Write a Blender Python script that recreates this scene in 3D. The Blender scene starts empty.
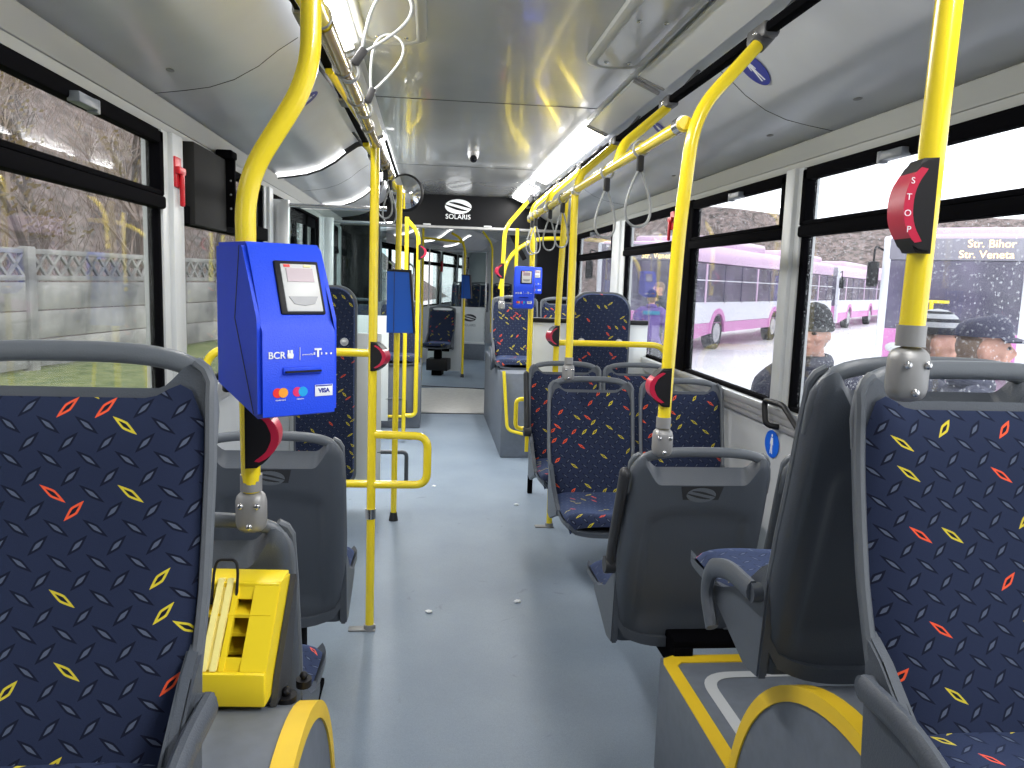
import bpy, bmesh, math, random
from mathutils import Matrix, Vector, noise
random.seed(7)
D=bpy.data; S=bpy.context.scene; COL=S.collection
R=math.radians
# ---------------------------------------------------------------- camera
def cam_matrix(yaw,pitch,roll):
    cy,sy=math.cos(yaw),math.sin(yaw); cp,sp=math.cos(pitch),math.sin(pitch)
    f=Vector((sy*cp,cy*cp,-sp)); r0=Vector((cy,-sy,0)); u0=r0.cross(f)
    c,s=math.cos(roll),math.sin(roll)
    r=c*r0+s*u0; u=-s*r0+c*u0
    return Matrix(((r.x,u.x,-f.x,0),(r.y,u.y,-f.y,0),(r.z,u.z,-f.z,1.45),(0,0,0,1)))
cd=D.cameras.new('camera'); cam=D.objects.new('camera',cd); COL.objects.link(cam)
cam.matrix_world=cam_matrix(.1059,.1310,.0331)
cd.sensor_width=36; cd.lens=790/1024*36; cd.clip_start=.02; cd.clip_end=500
S.camera=cam
# ---------------------------------------------------------------- light
S.view_settings.view_transform='Standard'; S.view_settings.look='None'
S.view_settings.exposure=0.35; S.view_settings.gamma=1; S.view_settings.use_curve_mapping=False
wd=D.worlds.new('sky'); S.world=wd; wd.use_nodes=True
nt=wd.node_tree; bg=nt.nodes['Background']
bg.inputs[0].default_value=(.93,.96,1,1); bg.inputs[1].default_value=2.2
S.cycles.transparent_max_bounces=24; S.cycles.max_bounces=8; S.cycles.use_denoising=True
def area(name,loc,sx,sy,power,rot=(0,0,0),col=(1,.98,.95)):
    l=D.lights.new(name,'AREA'); l.shape='RECTANGLE'; l.size=sx; l.size_y=sy; l.energy=power; l.color=col
    o=D.objects.new(name,l); o.location=loc; o.rotation_euler=rot; COL.objects.link(o); return o
# strip lamps in the ceiling coves (their light; the glowing tubes are built further down)
LIT=[(-.335,1.5,3.1),(-.335,5.0,7.6),(.855,4.35,6.6),(.855,-.6,1.3),(.855,7.0,8.2)]
for x,a,b in LIT:
    s=-1 if x<0 else 1
    area('ceiling_strip_lamp',(x+s*.01,(a+b)/2,2.250),.08,b-a,(b-a)*12,(0,s*R(25),0))
# ---------------------------------------------------------------- helpers
CUR=Matrix.Identity(4); WM={}
def mat(name,col,rough=.5,metal=0,emit=0,bump=0,bscale=60,var=0,vscale=8,coat=0,spec=.5,sheen=0,col2=None):
    m=D.materials.new(name); m.use_nodes=True; n=m.node_tree.nodes; l=m.node_tree.links
    p=n['Principled BSDF']; c=(*col,1)
    p.inputs['Base Color'].default_value=c; p.inputs['Roughness'].default_value=rough
    p.inputs['Metallic'].default_value=metal; p.inputs['Coat Weight'].default_value=coat
    p.inputs['Specular IOR Level'].default_value=spec; p.inputs['Sheen Weight'].default_value=sheen
    if emit: p.inputs['Emission Color'].default_value=c; p.inputs['Emission Strength'].default_value=emit
    if var or bump or col2:
        tc=n.new('ShaderNodeTexCoord')
    if var or col2:
        t=n.new('ShaderNodeTexNoise'); t.inputs['Scale'].default_value=vscale; t.inputs['Detail'].default_value=6
        l.new(tc.outputs['Object'],t.inputs['Vector'])
        r=n.new('ShaderNodeValToRGB'); v=var or .0
        if col2: a,b=(*col,1),(*col2,1)
        else: a=tuple(x*(1-v) for x in col)+(1,); b=tuple(min(1,x*(1+v)) for x in col)+(1,)
        r.color_ramp.elements[0].color=a; r.color_ramp.elements[1].color=b
        r.color_ramp.elements[0].position=.35; r.color_ramp.elements[1].position=.65
        l.new(t.outputs['Fac'],r.inputs['Fac']); l.new(r.outputs['Color'],p.inputs['Base Color'])
    if bump:
        t=n.new('ShaderNodeTexNoise'); t.inputs['Scale'].default_value=bscale; t.inputs['Detail'].default_value=4
        l.new(tc.outputs['Object'],t.inputs['Vector'])
        b=n.new('ShaderNodeBump'); b.inputs['Strength'].default_value=bump; b.inputs['Distance'].default_value=.01
        l.new(t.outputs['Fac'],b.inputs['Height']); l.new(b.outputs['Normal'],p.inputs['Normal'])
    return m
def fabric():
    m=D.materials.new('woven_seat_fabric'); m.use_nodes=True; T=m.node_tree; n=T.nodes; l=T.links
    p=n['Principled BSDF']; p.inputs['Roughness'].default_value=.9; p.inputs['Sheen Weight'].default_value=.35
    p.inputs['Sheen Tint'].default_value=(.35,.5,1,1); p.inputs['Specular IOR Level'].default_value=.2
    def M(op,a,b=None,c=None):
        q=n.new('ShaderNodeMath'); q.operation=op
        for i,v in enumerate((a,b,c)):
            if v is None: continue
            if isinstance(v,(int,float)): q.inputs[i].default_value=v
            else: l.new(v,q.inputs[i])
        return q.outputs[0]
    uv=n.new('ShaderNodeUVMap'); uv.uv_map='UVMap'
    sp=n.new('ShaderNodeSeparateXYZ'); l.new(uv.outputs[0],sp.inputs[0])
    oi=n.new('ShaderNodeObjectInfo'); off=M('MULTIPLY',oi.outputs['Random'],3.7)
    u=M('ADD',sp.outputs[0],off); v=M('ADD',sp.outputs[1],off)
    sx,sy=.050,.0445
    U=M('DIVIDE',M('SUBTRACT',u,M('MULTIPLY',v,.16)),sx); V=M('DIVIDE',v,sy)
    res=None
    def lens(o,ang,W,seed):
        a=M('SUBTRACT',U,o); b=M('SUBTRACT',V,o)
        i=M('ROUND',a); j=M('ROUND',b)
        du=M('MULTIPLY',M('SUBTRACT',a,i),sx); dv=M('MULTIPLY',M('SUBTRACT',b,j),sy)
        c,s=math.cos(ang),math.sin(ang)
        t=M('ADD',M('MULTIPLY',du,c),M('MULTIPLY',dv,s)); w=M('SUBTRACT',M('MULTIPLY',dv,c),M('MULTIPLY',du,s))
        d=M('ADD',M('DIVIDE',M('ABSOLUTE',w),W),M('POWER',M('ABSOLUTE',M('DIVIDE',t,.0195)),1.25))
        cb=n.new('ShaderNodeCombineXYZ'); l.new(i,cb.inputs[0]); l.new(j,cb.inputs[1]); cb.inputs[2].default_value=seed
        wn=n.new('ShaderNodeTexWhiteNoise'); wn.noise_dimensions='3D'; l.new(cb.outputs[0],wn.inputs[0])
        return d,wn.outputs['Value']
    def mix(f,a,b):
        q=n.new('ShaderNodeMix'); q.data_type='RGBA'; l.new(f,q.inputs[0])
        for k,x in ((6,a),(7,b)):
            if isinstance(x,tuple): q.inputs[k].default_value=(*x,1)
            else: l.new(x,q.inputs[k])
        return q.outputs[2]
    wv=n.new('ShaderNodeTexNoise'); wv.inputs['Scale'].default_value=900; l.new(uv.outputs[0],wv.inputs['Vector'])
    base=mix(wv.outputs['Fac'],(.009,.013,.036),(.021,.031,.070))
    for o,ang,sd in ((0,R(-43),1.5),(.5,R(37),7.5)):
        d,r=lens(o,ang,.0054,sd)
        hot=M('GREATER_THAN',r,.855); org=M('GREATER_THAN',r,.93)
        ring=mix(hot,(.003,.004,.014),mix(org,(.62,.52,.03),(.80,.10,.03)))
        core=mix(hot,(.085,.105,.155),(.006,.007,.015))
        base=mix(M('LESS_THAN',d,1.0),base,ring)
        base=mix(M('LESS_THAN',d,.46),base,core)
    l.new(base,p.inputs['Base Color'])
    bp=n.new('ShaderNodeBump'); bp.inputs['Strength'].default_value=.15; bp.inputs['Distance'].default_value=.002
    l.new(wv.outputs['Fac'],bp.inputs['Height']); l.new(bp.outputs[0],p.inputs['Normal'])
    return m
def glass(name,tint=(.95,.96,.96),drops=0.,dirt=0.,scale=55):
    m=D.materials.new(name); m.use_nodes=True; T=m.node_tree; n=T.nodes; l=T.links
    out=n['Material Output']; n.remove(n['Principled BSDF'])
    tr=n.new('ShaderNodeBsdfTransparent'); tr.inputs[0].default_value=(*tint,1)
    gl=n.new('ShaderNodeBsdfGlossy'); gl.inputs['Roughness'].default_value=.02
    lw=n.new('ShaderNodeLayerWeight'); lw.inputs[0].default_value=.5; pw=n.new('ShaderNodeMath'); pw.operation='POWER'; l.new(lw.outputs['Facing'],pw.inputs[0]); pw.inputs[1].default_value=4.5
    fr=n.new('ShaderNodeMapRange'); fr.inputs[3].default_value=.018; fr.inputs[4].default_value=.6; l.new(pw.outputs[0],fr.inputs[0])
    mx=n.new('ShaderNodeMixShader'); l.new(fr.outputs[0],mx.inputs[0]); l.new(tr.outputs[0],mx.inputs[1]); l.new(gl.outputs[0],mx.inputs[2])
    last=mx.outputs[0]
    if drops or dirt:
        df=n.new('ShaderNodeBsdfTranslucent'); df.inputs[0].default_value=(.8,.82,.85,1)
        tc=n.new('ShaderNodeTexCoord')
        vo=n.new('ShaderNodeTexVoronoi'); vo.inputs['Scale'].default_value=scale; l.new(tc.outputs['Object'],vo.inputs['Vector'])
        rp=n.new('ShaderNodeMapRange'); rp.inputs[1].default_value=.10; rp.inputs[2].default_value=.26; rp.inputs[3].default_value=drops; rp.inputs[4].default_value=dirt
        l.new(vo.outputs['Distance'],rp.inputs[0])
        nz=n.new('ShaderNodeTexNoise'); nz.inputs['Scale'].default_value=3; l.new(tc.outputs['Object'],nz.inputs['Vector'])
        mu=n.new('ShaderNodeMath'); mu.operation='MULTIPLY'; l.new(rp.outputs[0],mu.inputs[0])
        r2=n.new('ShaderNodeMapRange'); r2.inputs[1].default_value=.35; r2.inputs[2].default_value=.65; r2.inputs[3].default_value=.35; l.new(nz.outputs['Fac'],r2.inputs[0]); l.new(r2.outputs[0],mu.inputs[1])
        m2=n.new('ShaderNodeMixShader'); l.new(mu.outputs[0],m2.inputs[0]); l.new(last,m2.inputs[1]); l.new(df.outputs[0],m2.inputs[2]); last=m2.outputs[0]
    l.new(last,out.inputs[0]); return m
M_={}
def build_mats():
    a=M_
    a['fabric']=fabric()
    a['shell']=mat('slate_grey_plastic',(.070,.082,.102),.40,bump=.12,bscale=350)
    a['shelldark']=mat('charcoal_plastic',(.028,.030,.035),.5,bump=.1,bscale=350)
    a['rim']=mat('mid_grey_plastic',(.12,.135,.155),.38,bump=.08,bscale=350)
    a['armgrey']=mat('light_slate_plastic',(.16,.19,.22),.45)
    a['yellow']=mat('yellow_powder_coat',(.90,.70,.02),.25,coat=.5,var=.03)
    a['yplastic']=mat('bright_yellow_plastic',(.92,.70,.02),.38)
    a['ylight']=mat('pale_yellow_plastic',(.95,.84,.30),.4)
    a['ytrim']=mat('yellow_edge_trim',(.82,.55,.02),.5,var=.05)
    a['clamp']=mat('cast_grey_metal',(.30,.30,.30),.45,metal=.4)
    a['bracket']=mat('dark_grey_bracket',(.10,.10,.105),.45,metal=.3); a['chrome']=mat('chrome_steel',(.65,.65,.66),.2,metal=1)
    a['alu']=mat('silver_aluminium',(.62,.63,.64),.32,metal=.6)
    a['white']=mat('off_white_panel',(.66,.69,.70),.4,var=.03)
    a['wall']=mat('pale_grey_wall_laminate',(.50,.52,.54),.45,var=.03)
    a['post']=mat('light_grey_post',(.52,.54,.55),.4,var=.03)
    a['ceil']=mat('ceiling_grey_laminate',(.46,.47,.48),.24,metal=.25,var=.03,vscale=3,coat=.3)
    a['duct']=mat('duct_grey_laminate',(.60,.615,.65),.30,metal=.15,var=.04,vscale=4)
    a['cove']=mat('cove_grey_plastic',(.36,.37,.36),.5)
    a['black']=mat('black_plastic',(.010,.010,.012),.5,spec=.25)
    a['blackg']=mat('black_glossy_panel',(.003,.0035,.005),.4,spec=.12)
    a['rubber']=mat('black_rubber',(.015,.015,.017),.6)
    a['darkm']=mat('black_painted_metal',(.003,.003,.004),.95,spec=.03)
    a['blue']=mat('royal_blue_plastic',(.006,.06,.74),.45,spec=.35,bump=.15,bscale=400)
    a['bluel']=mat('flat_blue_plastic',(.0,.11,.60),.45)
    a['red']=mat('red_plastic',(.55,.01,.02),.35)
    a['redrim']=mat('crimson_plastic',(.50,.01,.05),.35)
    a['orange']=mat('orange_disc_print',(.9,.35,.02),.5)
    a['redp']=mat('red_disc_print',(.8,.02,.02),.5); a['pinkp']=mat('pink_disc_print',(.75,.02,.15),.5); a['cyanp']=mat('cyan_disc_print',(.0,.35,.75),.5)
    a['prn']=mat('white_print',(.85,.87,.9),.5); a['prnd']=mat('dark_print',(.03,.03,.04),.5)
    a['navyp']=mat('sticker_blue',(.02,.03,.30),.35); a['skyp']=mat('sticker_bright_blue',(.01,.13,.72),.35)
    a['screen']=mat('pale_screen',(.33,.25,.29),.35); a['screenw']=mat('white_card_face',(.58,.59,.59),.4); a['screeng']=mat('grey_card_face',(.26,.27,.29),.4)
    a['strap']=mat('grey_strap_cable',(.30,.31,.31),.4)
    a['clear']=mat('amber_clear_tube',(.38,.26,.05),.2,coat=.4)
    a['lamp']=mat('glowing_diffuser',(1,.99,.97),.5,emit=9); a['glint']=mat('painted_tube_reflection',(1,.99,.97),.5,emit=1.6); a['lampoff']=mat('ribbed_diffuser',(.62,.63,.64),.3)  # the soft glow stands in for tube reflections on the duct edges
    a['glassR']=glass('rain_specked_glass',(.95,.955,.96),.5,.02,60)
    a['glassL']=glass('dusty_glass',(.90,.90,.89),.22,.035,45)
    a['glassI']=glass('screen_glass',(.78,.84,.84))
    a['mirror']=mat('mirror_face',(.8,.82,.85),.03,metal=1)
    a['gap']=mat('dark_gap',(.01,.01,.01),.9)
    a['bellow']=mat('grey_bellows_fabric',(.20,.21,.22),.7)
    a['podgrey']=mat('podium_grey_vinyl',(.135,.155,.19),.55,var=.06,vscale=30)
    a['tape']=mat('silver_grip_tape',(.50,.52,.54),.5)
    # floor: speckled vinyl, lightly scuffed
    m=mat('blue_grey_vinyl_floor',(.225,.262,.295),.5); n=m.node_tree.nodes; l=m.node_tree.links; p=n['Principled BSDF']
    tc=n.new('ShaderNodeTexCoord'); t=n.new('ShaderNodeTexNoise'); t.inputs['Scale'].default_value=1.7; t.inputs['Detail'].default_value=8; l.new(tc.outputs['Object'],t.inputs[0])
    r=n.new('ShaderNodeValToRGB'); r.color_ramp.elements[0].position=.35; r.color_ramp.elements[1].position=.7
    r.color_ramp.elements[0].color=(.215,.270,.345,1); r.color_ramp.elements[1].color=(.275,.335,.410,1)
    t2=n.new('ShaderNodeTexNoise'); t2.inputs['Scale'].default_value=350; l.new(tc.outputs['Object'],t2.inputs[0])
    q=n.new('ShaderNodeMix'); q.data_type='RGBA'; q.blend_type='OVERLAY'; q.inputs[0].default_value=.35
    l.new(t.outputs['Fac'],r.inputs[0]); l.new(r.outputs[0],q.inputs[6]); l.new(t2.outputs['Color'],q.inputs[7]); 
    bw=n.new('ShaderNodeRGBToBW'); l.new(t2.outputs['Color'],bw.inputs[0]); l.new(bw.outputs[0],q.inputs[7])
    t3=n.new('ShaderNodeTexNoise'); t3.inputs['Scale'].default_value=9; t3.inputs['Detail'].default_value=3; t3.inputs['Distortion'].default_value=1.2; l.new(tc.outputs['Object'],t3.inputs[0])
    r3=n.new('ShaderNodeMapRange'); r3.inputs[1].default_value=.69; r3.inputs[2].default_value=.74; r3.inputs[3].default_value=0; r3.inputs[4].default_value=.35; l.new(t3.outputs['Fac'],r3.inputs[0])
    q3=n.new('ShaderNodeMix'); q3.data_type='RGBA'; l.new(r3.outputs[0],q3.inputs[0]); l.new(q.outputs[2],q3.inputs[6]); q3.inputs[7].default_value=(.10,.12,.15,1)
    l.new(q3.outputs[2],p.inputs['Base Color']); a['floor']=m
    a['floorlight']=mat('pale_turntable_plate',(.70,.70,.68),.4,var=.06,vscale=20)
    # outside
    a['grass']=mat('patchy_grass',(.08,.12,.025),.95,col2=(.22,.24,.09),vscale=3,bump=.5,bscale=20)
    a['soil']=mat('leaf_litter_slope',(.06,.05,.045),.95,col2=(.26,.20,.19),vscale=2.2,bump=1.0,bscale=6)
    a['lot']=mat('wet_pale_pavement',(.62,.63,.66),.3,col2=(.85,.86,.88),vscale=.35)
    a['conc']=mat('weathered_concrete',(.13,.13,.14),.9,col2=(.50,.49,.47),vscale=.9,bump=.4,bscale=25)
    a['bark']=mat('grey_brown_bark',(.11,.085,.075),.9); a['twig']=mat('pale_twigs',(.26,.20,.17),.9); a['leafy']=mat('dry_yellow_leaves',(.36,.27,.13),.9)
    a['bpink']=mat('bus_lilac_paint',(.62,.22,.50),.35); a['bpale']=mat('bus_pale_lilac_paint',(.70,.50,.68),.35); a['bwhite']=mat('bus_white_paint',(.72,.74,.80),.3)
    a['bglass']=mat('bus_dark_glazing',(.07,.065,.10),.12,col2=(.16,.14,.22),vscale=.9)
    a['bpurple']=mat('bus_purple_paint',(.20,.05,.28),.4)
    a['amber']=mat('amber_display_text',(1,.72,.30),.5,emit=2.2)
    a['display']=mat('display_glass',(.28,.27,.32),.3)
    a['tyre']=mat('tyre_rubber',(.03,.03,.035),.8); a['hub']=mat('wheel_hub',(.45,.45,.47),.4)
    a['build']=mat('distant_building',(.42,.40,.38),.8,col2=(.6,.58,.56),vscale=.6)
    a['skin']=mat('skin',(.62,.34,.26),.55,var=.08,vscale=12); a['lips']=mat('lips',(.45,.16,.14),.5); a['eye']=mat('dark_eye',(.03,.02,.02),.2)
    a['jnavy']=mat('navy_padded_jacket',(.030,.032,.065),.7,bump=.5,bscale=18); a['jdark']=mat('dark_blue_grey_jacket',(.055,.062,.10),.75,bump=.4,bscale=22)
    a['jpurple']=mat('violet_jacket',(.13,.07,.30),.6,bump=.4,bscale=18); a['jteal']=mat('teal_panel',(.03,.22,.36),.6)
    a['trous']=mat('dark_trousers',(.03,.03,.04),.85); a['knit']=mat('black_knit',(.03,.03,.035),.95,bump=.15,bscale=60); a['knitg']=mat('grey_knit_stripe',(.42,.43,.46),.95,bump=.15,bscale=60)
    a['cap']=mat('navy_cap_cloth',(.045,.045,.085),.7); a['hairg']=mat('short_brown_hair',(.24,.17,.13),.8)
    a['pack']=mat('dark_backpack',(.02,.02,.03),.7)
build_mats()
class B:
    def __init__(s): s.b=bmesh.new()
    def box(s,c,d,bev=0,rot=None,seg=2):
        r=bmesh.ops.create_cube(s.b,size=1); vs=r['verts']
        for v in vs: v.co=Vector((v.co.x*d[0],v.co.y*d[1],v.co.z*d[2]))
        if bev:
            es=list({e for v in vs for e in v.link_edges})
            r=bmesh.ops.bevel(s.b,geom=es,offset=min(bev,min(d)*.49),segments=seg,affect='EDGES',profile=.5)
            vs=list({v for f in r['faces'] for v in f.verts}|{v for v in vs if v.is_valid})
        mtx=Matrix.Translation(c)
        if rot is not None: mtx=mtx@rot.to_4x4()
        for v in vs: v.co=mtx@v.co
        return s
    def bb(s,x0,x1,y0,y1,z0,z1,bev=0): return s.box(((x0+x1)/2,(y0+y1)/2,(z0+z1)/2),(x1-x0,y1-y0,z1-z0),bev)
    def tube(s,pts,r,n=12,cap=True,closed=False,flat=None):
        pts=[Vector(p) for p in pts]; m=len(pts); rings=[]
        prev=None
        for i,p in enumerate(pts):
            if closed: t=pts[(i+1)%m]-pts[i-1]
            else: t=(pts[min(i+1,m-1)]-pts[max(i-1,0)])
            t.normalize()
            if prev is None:
                a=Vector((0,0,1)) if abs(t.z)<.9 else Vector((0,1,0))
                u=t.cross(a).normalized()
            else: u=(prev-t*prev.dot(t)).normalized()
            w=t.cross(u); prev=u
            rr=r[i] if isinstance(r,(list,tuple)) else r
            fx,fy=(flat or (1,1))
            rings.append([s.b.verts.new(p+u*math.cos(k*2*math.pi/n)*rr*fx+w*math.sin(k*2*math.pi/n)*rr*fy) for k in range(n)])
        for i in range(m if closed else m-1):
            A,C=rings[i],rings[(i+1)%m]
            for k in range(n): s.b.faces.new((A[k],A[(k+1)%n],C[(k+1)%n],C[k]))
        if cap and not closed:
            s.b.faces.new(rings[0][::-1]); s.b.faces.new(rings[-1])
        return s
    def cyl(s,a,b,r,n=20,r2=None): return s.tube([a,b],[r,r if r2 is None else r2],n)
    def ball(s,c,r,seg=16,rot=None):
        if not isinstance(r,(tuple,list)): r=(r,r,r)
        q=bmesh.ops.create_uvsphere(s.b,u_segments=seg,v_segments=max(6,seg//2),radius=1)
        for v in q['verts']:
            co=Vector((v.co.x*r[0],v.co.y*r[1],v.co.z*r[2]))
            if rot is not None: co=rot@co
            v.co=co+Vector(c)
        return s
    def grid(s,f,nu,nv,uvf=None,closeu=False):
        vs=[[s.b.verts.new(f(i/nu,j/nv)) for i in range(nu+1)] for j in range(nv+1)]
        lay=None
        if uvf: lay=s.b.loops.layers.uv.verify()
        for j in range(nv):
            for i in range(nu):
                fc=s.b.faces.new((vs[j][i],vs[j][i+1],vs[j+1][i+1],vs[j+1][i]))
                if uvf:
                    for lp,(a,c) in zip(fc.loops,((i,j),(i+1,j),(i+1,j+1),(i,j+1))): lp[lay].uv=uvf(a/nu,c/nv)
        return vs
    def prism(s,poly,axis,a,b,bev=0):
        """poly: 2D points in the two remaining axes (in xyz order)"""
        def P(p,t):
            return {'x':Vector((t,p[0],p[1])),'y':Vector((p[0],t,p[1])),'z':Vector((p[0],p[1],t))}[axis]
        A=[s.b.verts.new(P(p,a)) for p in poly]; C=[s.b.verts.new(P(p,b)) for p in poly]; n=len(poly)
        f1=s.b.faces.new(A); f2=s.b.faces.new(C[::-1])
        fs=[f1,f2]+[s.b.faces.new((A[i],C[i],C[(i+1)%n],A[(i+1)%n])) for i in range(n)]
        if bev: bmesh.ops.bevel(s.b,geom=[e for f in (f1,f2) for e in f.edges],offset=bev,segments=2,affect='EDGES')
        return s
    def sheet(s,prof,y0,y1,thick=.02,up=(0,1)):
        """profile (x,z) swept along y, thickened along up"""
        a=[s.b.verts.new((x,y0,z)) for x,z in prof]; b=[s.b.verts.new((x,y1,z)) for x,z in prof]
        c=[s.b.verts.new((x+up[0]*thick,y0,z+up[1]*thick)) for x,z in prof]; d=[s.b.verts.new((x+up[0]*thick,y1,z+up[1]*thick)) for x,z in prof]
        n=len(prof)
        for i in range(n-1):
            s.b.faces.new((a[i],a[i+1],b[i+1],b[i])); s.b.faces.new((c[i],d[i],d[i+1],c[i+1]))
            s.b.faces.new((a[i],c[i],c[i+1],a[i+1])); s.b.faces.new((b[i],b[i+1],d[i+1],d[i]))
        s.b.faces.new((a[0],b[0],d[0],c[0])); s.b.faces.new((a[-1],c[-1],d[-1],b[-1]))
        return s
    def xf(s,m):
        for v in s.b.verts: v.co=m@v.co
        return s
    def done(s,name,m,parent=None,smooth=True,normals=True):
        if normals: bmesh.ops.recalc_face_normals(s.b,faces=s.b.faces[:])
        mm=CUR
        if parent is not None: mm=WM[parent.name].inverted()@CUR
        else:
            pass
        for v in s.b.verts: v.co=mm@v.co
        me=D.meshes.new(name)
        loc=None
        if parent is None and s.b.verts:
            xs=[v.co.x for v in s.b.verts]; ys=[v.co.y for v in s.b.verts]; zs=[v.co.z for v in s.b.verts]
            loc=Vector(((min(xs)+max(xs))/2,(min(ys)+max(ys))/2,min(zs)))
            for v in s.b.verts: v.co-=loc
        s.b.to_mesh(me); s.b.free()
        if me.uv_layers: me.uv_layers[0].name='UVMap'
        for x in (m if isinstance(m,list) else [m]): me.materials.append(M_[x] if isinstance(x,str) else x)
        if smooth and len(me.polygons):
            me.polygons.foreach_set('use_smooth',[True]*len(me.polygons)); me.set_sharp_from_angle(angle=.7)
        o=D.objects.new(name,me); COL.objects.link(o)
        if loc is not None: o.location=loc; WM[o.name]=Matrix.Translation(loc)
        if parent is not None: o.parent=parent; WM[o.name]=WM[parent.name]
        return o
def tag(o,label=None,cat=None,group=None,kind=None):
    if label: o['label']=label
    if cat: o['category']=cat
    if group: o['group']=group
    if kind: o['kind']=kind
    return o
def thing(name,label,cat,loc,rz=0,group=None):
    o=D.objects.new(name,None); COL.objects.link(o); o.empty_display_size=.1
    m=CUR@Matrix.Translation(loc)@Matrix.Rotation(rz,4,'Z')
    o.location=m.to_translation(); o.rotation_euler=m.to_euler(); WM[o.name]=m
    return tag(o,label,cat,group)
def struct(o): o['kind']='structure'; return o
def copy_tree(o,loc,rz=0,label=None,group=None):
    def cp(a,par):
        c=a.copy(); COL.objects.link(c); c.parent=par
        for ch in list(a.children): cp(ch,c)
        return c
    c=cp(o,None); m=CUR@Matrix.Translation(loc)@Matrix.Rotation(rz,4,'Z')
    c.location=m.to_translation(); c.rotation_euler=m.to_euler(); WM[c.name]=m
    if label: c['label']=label
    if group: c['group']=group
    elif 'group' in c: del c['group']
    return c
def fillet(pts,r,n=6):
    pts=[Vector(p) for p in pts]; out=[pts[0]]
    for i in range(1,len(pts)-1):
        a,b,c=pts[i-1],pts[i],pts[i+1]
        d1=(a-b); d2=(c-b); l1,l2=d1.length,d2.length; d1.normalize(); d2.normalize()
        k=min(r,l1*.49,l2*.49)
        p0=b+d1*k; p1=b+d2*k
        for j in range(n+1):
            t=j/n; out.append((1-t)**2*p0+2*t*(1-t)*b+t*t*p1)
    out.append(pts[-1]); return out
def text(name,s,size,m,mtx,parent,ext=.0006,align='CENTER',bold=0):
    cu=D.curves.new('t','FONT'); cu.body=s; cu.size=size; cu.align_x=align; cu.align_y='CENTER'; cu.extrude=ext; cu.offset=bold
    o=D.objects.new('t',cu); COL.objects.link(o); dg=bpy.context.evaluated_depsgraph_get()
    me=D.meshes.new_from_object(o.evaluated_get(dg)); COL.objects.unlink(o); D.objects.remove(o)
    b=B(); b.b.from_mesh(me); D.meshes.remove(me)
    b.xf(mtx); return b.done(name,m,parent,smooth=False,normals=False)
def frame(o,right,up):
    """local x->right, y->up, z->normal, at o"""
    r=Vector(right).normalized(); u=Vector(up).normalized(); n=r.cross(u)
    return Matrix(((r.x,u.x,n.x,o[0]),(r.y,u.y,n.y,o[1]),(r.z,u.z,n.z,o[2]),(0,0,0,1)))
def logo(name,w,m,mtx,parent,t=.001):
    """oval badge pierced by two swooshes"""
    b=B(); N=44; h=w*.27; a=w/2
    for j in range(N):
        y=(-1+2*(j+.5)/N)*h; dy=h/N
        hx=a*math.sqrt(max(0,1-(y/h)**2)); sp=[(-hx,hx)]
        n=60; cells=[]
        for i in range(n):
            x=-hx+2*hx*(i+.5)/n; X=x/a; Y=y/h
            def cut(X,Y):
                if X<-.66: return False
                q=(X+.66)/1.66; yc=.52-.72*q**1.5; th=.17*math.sin(math.pi*min(1,q*.93+.05))**.6
                return abs(Y-yc)<th
            cells.append(not(cut(X,Y) or cut(-X,-Y)))
        i=0
        while i<n:
            if cells[i]:
                k=i
                while k<n and cells[k]: k+=1
                x0=-hx+2*hx*i/n; x1=-hx+2*hx*k/n
                b.box(((x0+x1)/2,y,0),(x1-x0,2*dy,t))
                i=k
            else: i+=1
    b.xf(mtx); return b.done(name,m,parent,smooth=False)
def walker(name,w,h,mtx,parent,bgm,fgm='prn'):
    """oval sticker with a white walking figure; returns sticker base"""
    b=B(); b.prism([(w/2*math.cos(k*math.pi/18),h/2*math.sin(k*math.pi/18)) for k in range(36)],'z',0,.0012); b.xf(mtx); base=b.done(name,bgm,parent)
    b=B(); 
    b.prism([(w*.475*math.cos(k*math.pi/18),h*.48*math.sin(k*math.pi/18)) for k in range(36)],'z',.0,.0)if False else None
    s=h
    b.ball((0,s*.31,.0016),(s*.055,s*.055,.001),10)
    b.prism([(-s*.075,s*.23),(s*.075,s*.23),(s*.12,-s*.02),(s*.085,-s*.03),(s*.055,s*.12),(s*.05,-.02*s),(s*.09,-s*.36),(s*.04,-s*.36),(0,-s*.08),(-s*.05,-s*.36),(-s*.10,-s*.36),(-s*.05,-.02*s),(-s*.055,s*.12),(-s*.10,-s*.03),(-s*.13,-s*.01)],'z',.0012,.0022)
    b.xf(mtx); b.done('walking_figure',fgm,parent if parent else base)
    return base
# ---------------------------------------------------------------- bus body
XL,XR,XC=-.95,1.47,.26
def half(s):  # offsets from the centre line and heights of the ceiling section
    return [(.54,2.30),(.60,2.295),(.615,2.27),(.67,2.250),(.72,2.235),(.785,2.19),(.85,2.135),(.93,2.087),(1.01,2.058),(1.09,2.043),(1.19,2.028)]
def ceiling_section(y0,y1,tagn=''):
    b=B(); b.bb(XC-.54,XC+.54,y0,y1,2.30,2.33); struct(b.done('ceiling'+tagn,'ceil'))
    for s,n in ((-1,'left'),(1,'right')):
        b=B(); pr=[(XC+s*o,z) for o,z in half(s)]; b.sheet(pr,y0,y1,.03); struct(b.done('ceiling_duct_'+n+tagn,'duct'))
        b=B(); x=XC+s*1.19; xw=XC+s*1.21
        b.sheet([(x,2.028),(XC+s*1.172,2.018),(XC+s*1.195,1.955),(XC+s*1.20,1.953),(XC+s*1.20,1.945),(xw,1.918)],y0,y1,.03,(s,0)); struct(b.done('trim_cove_'+n+tagn,'cove'))
ceiling_section(-1.4,8.4)
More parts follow.
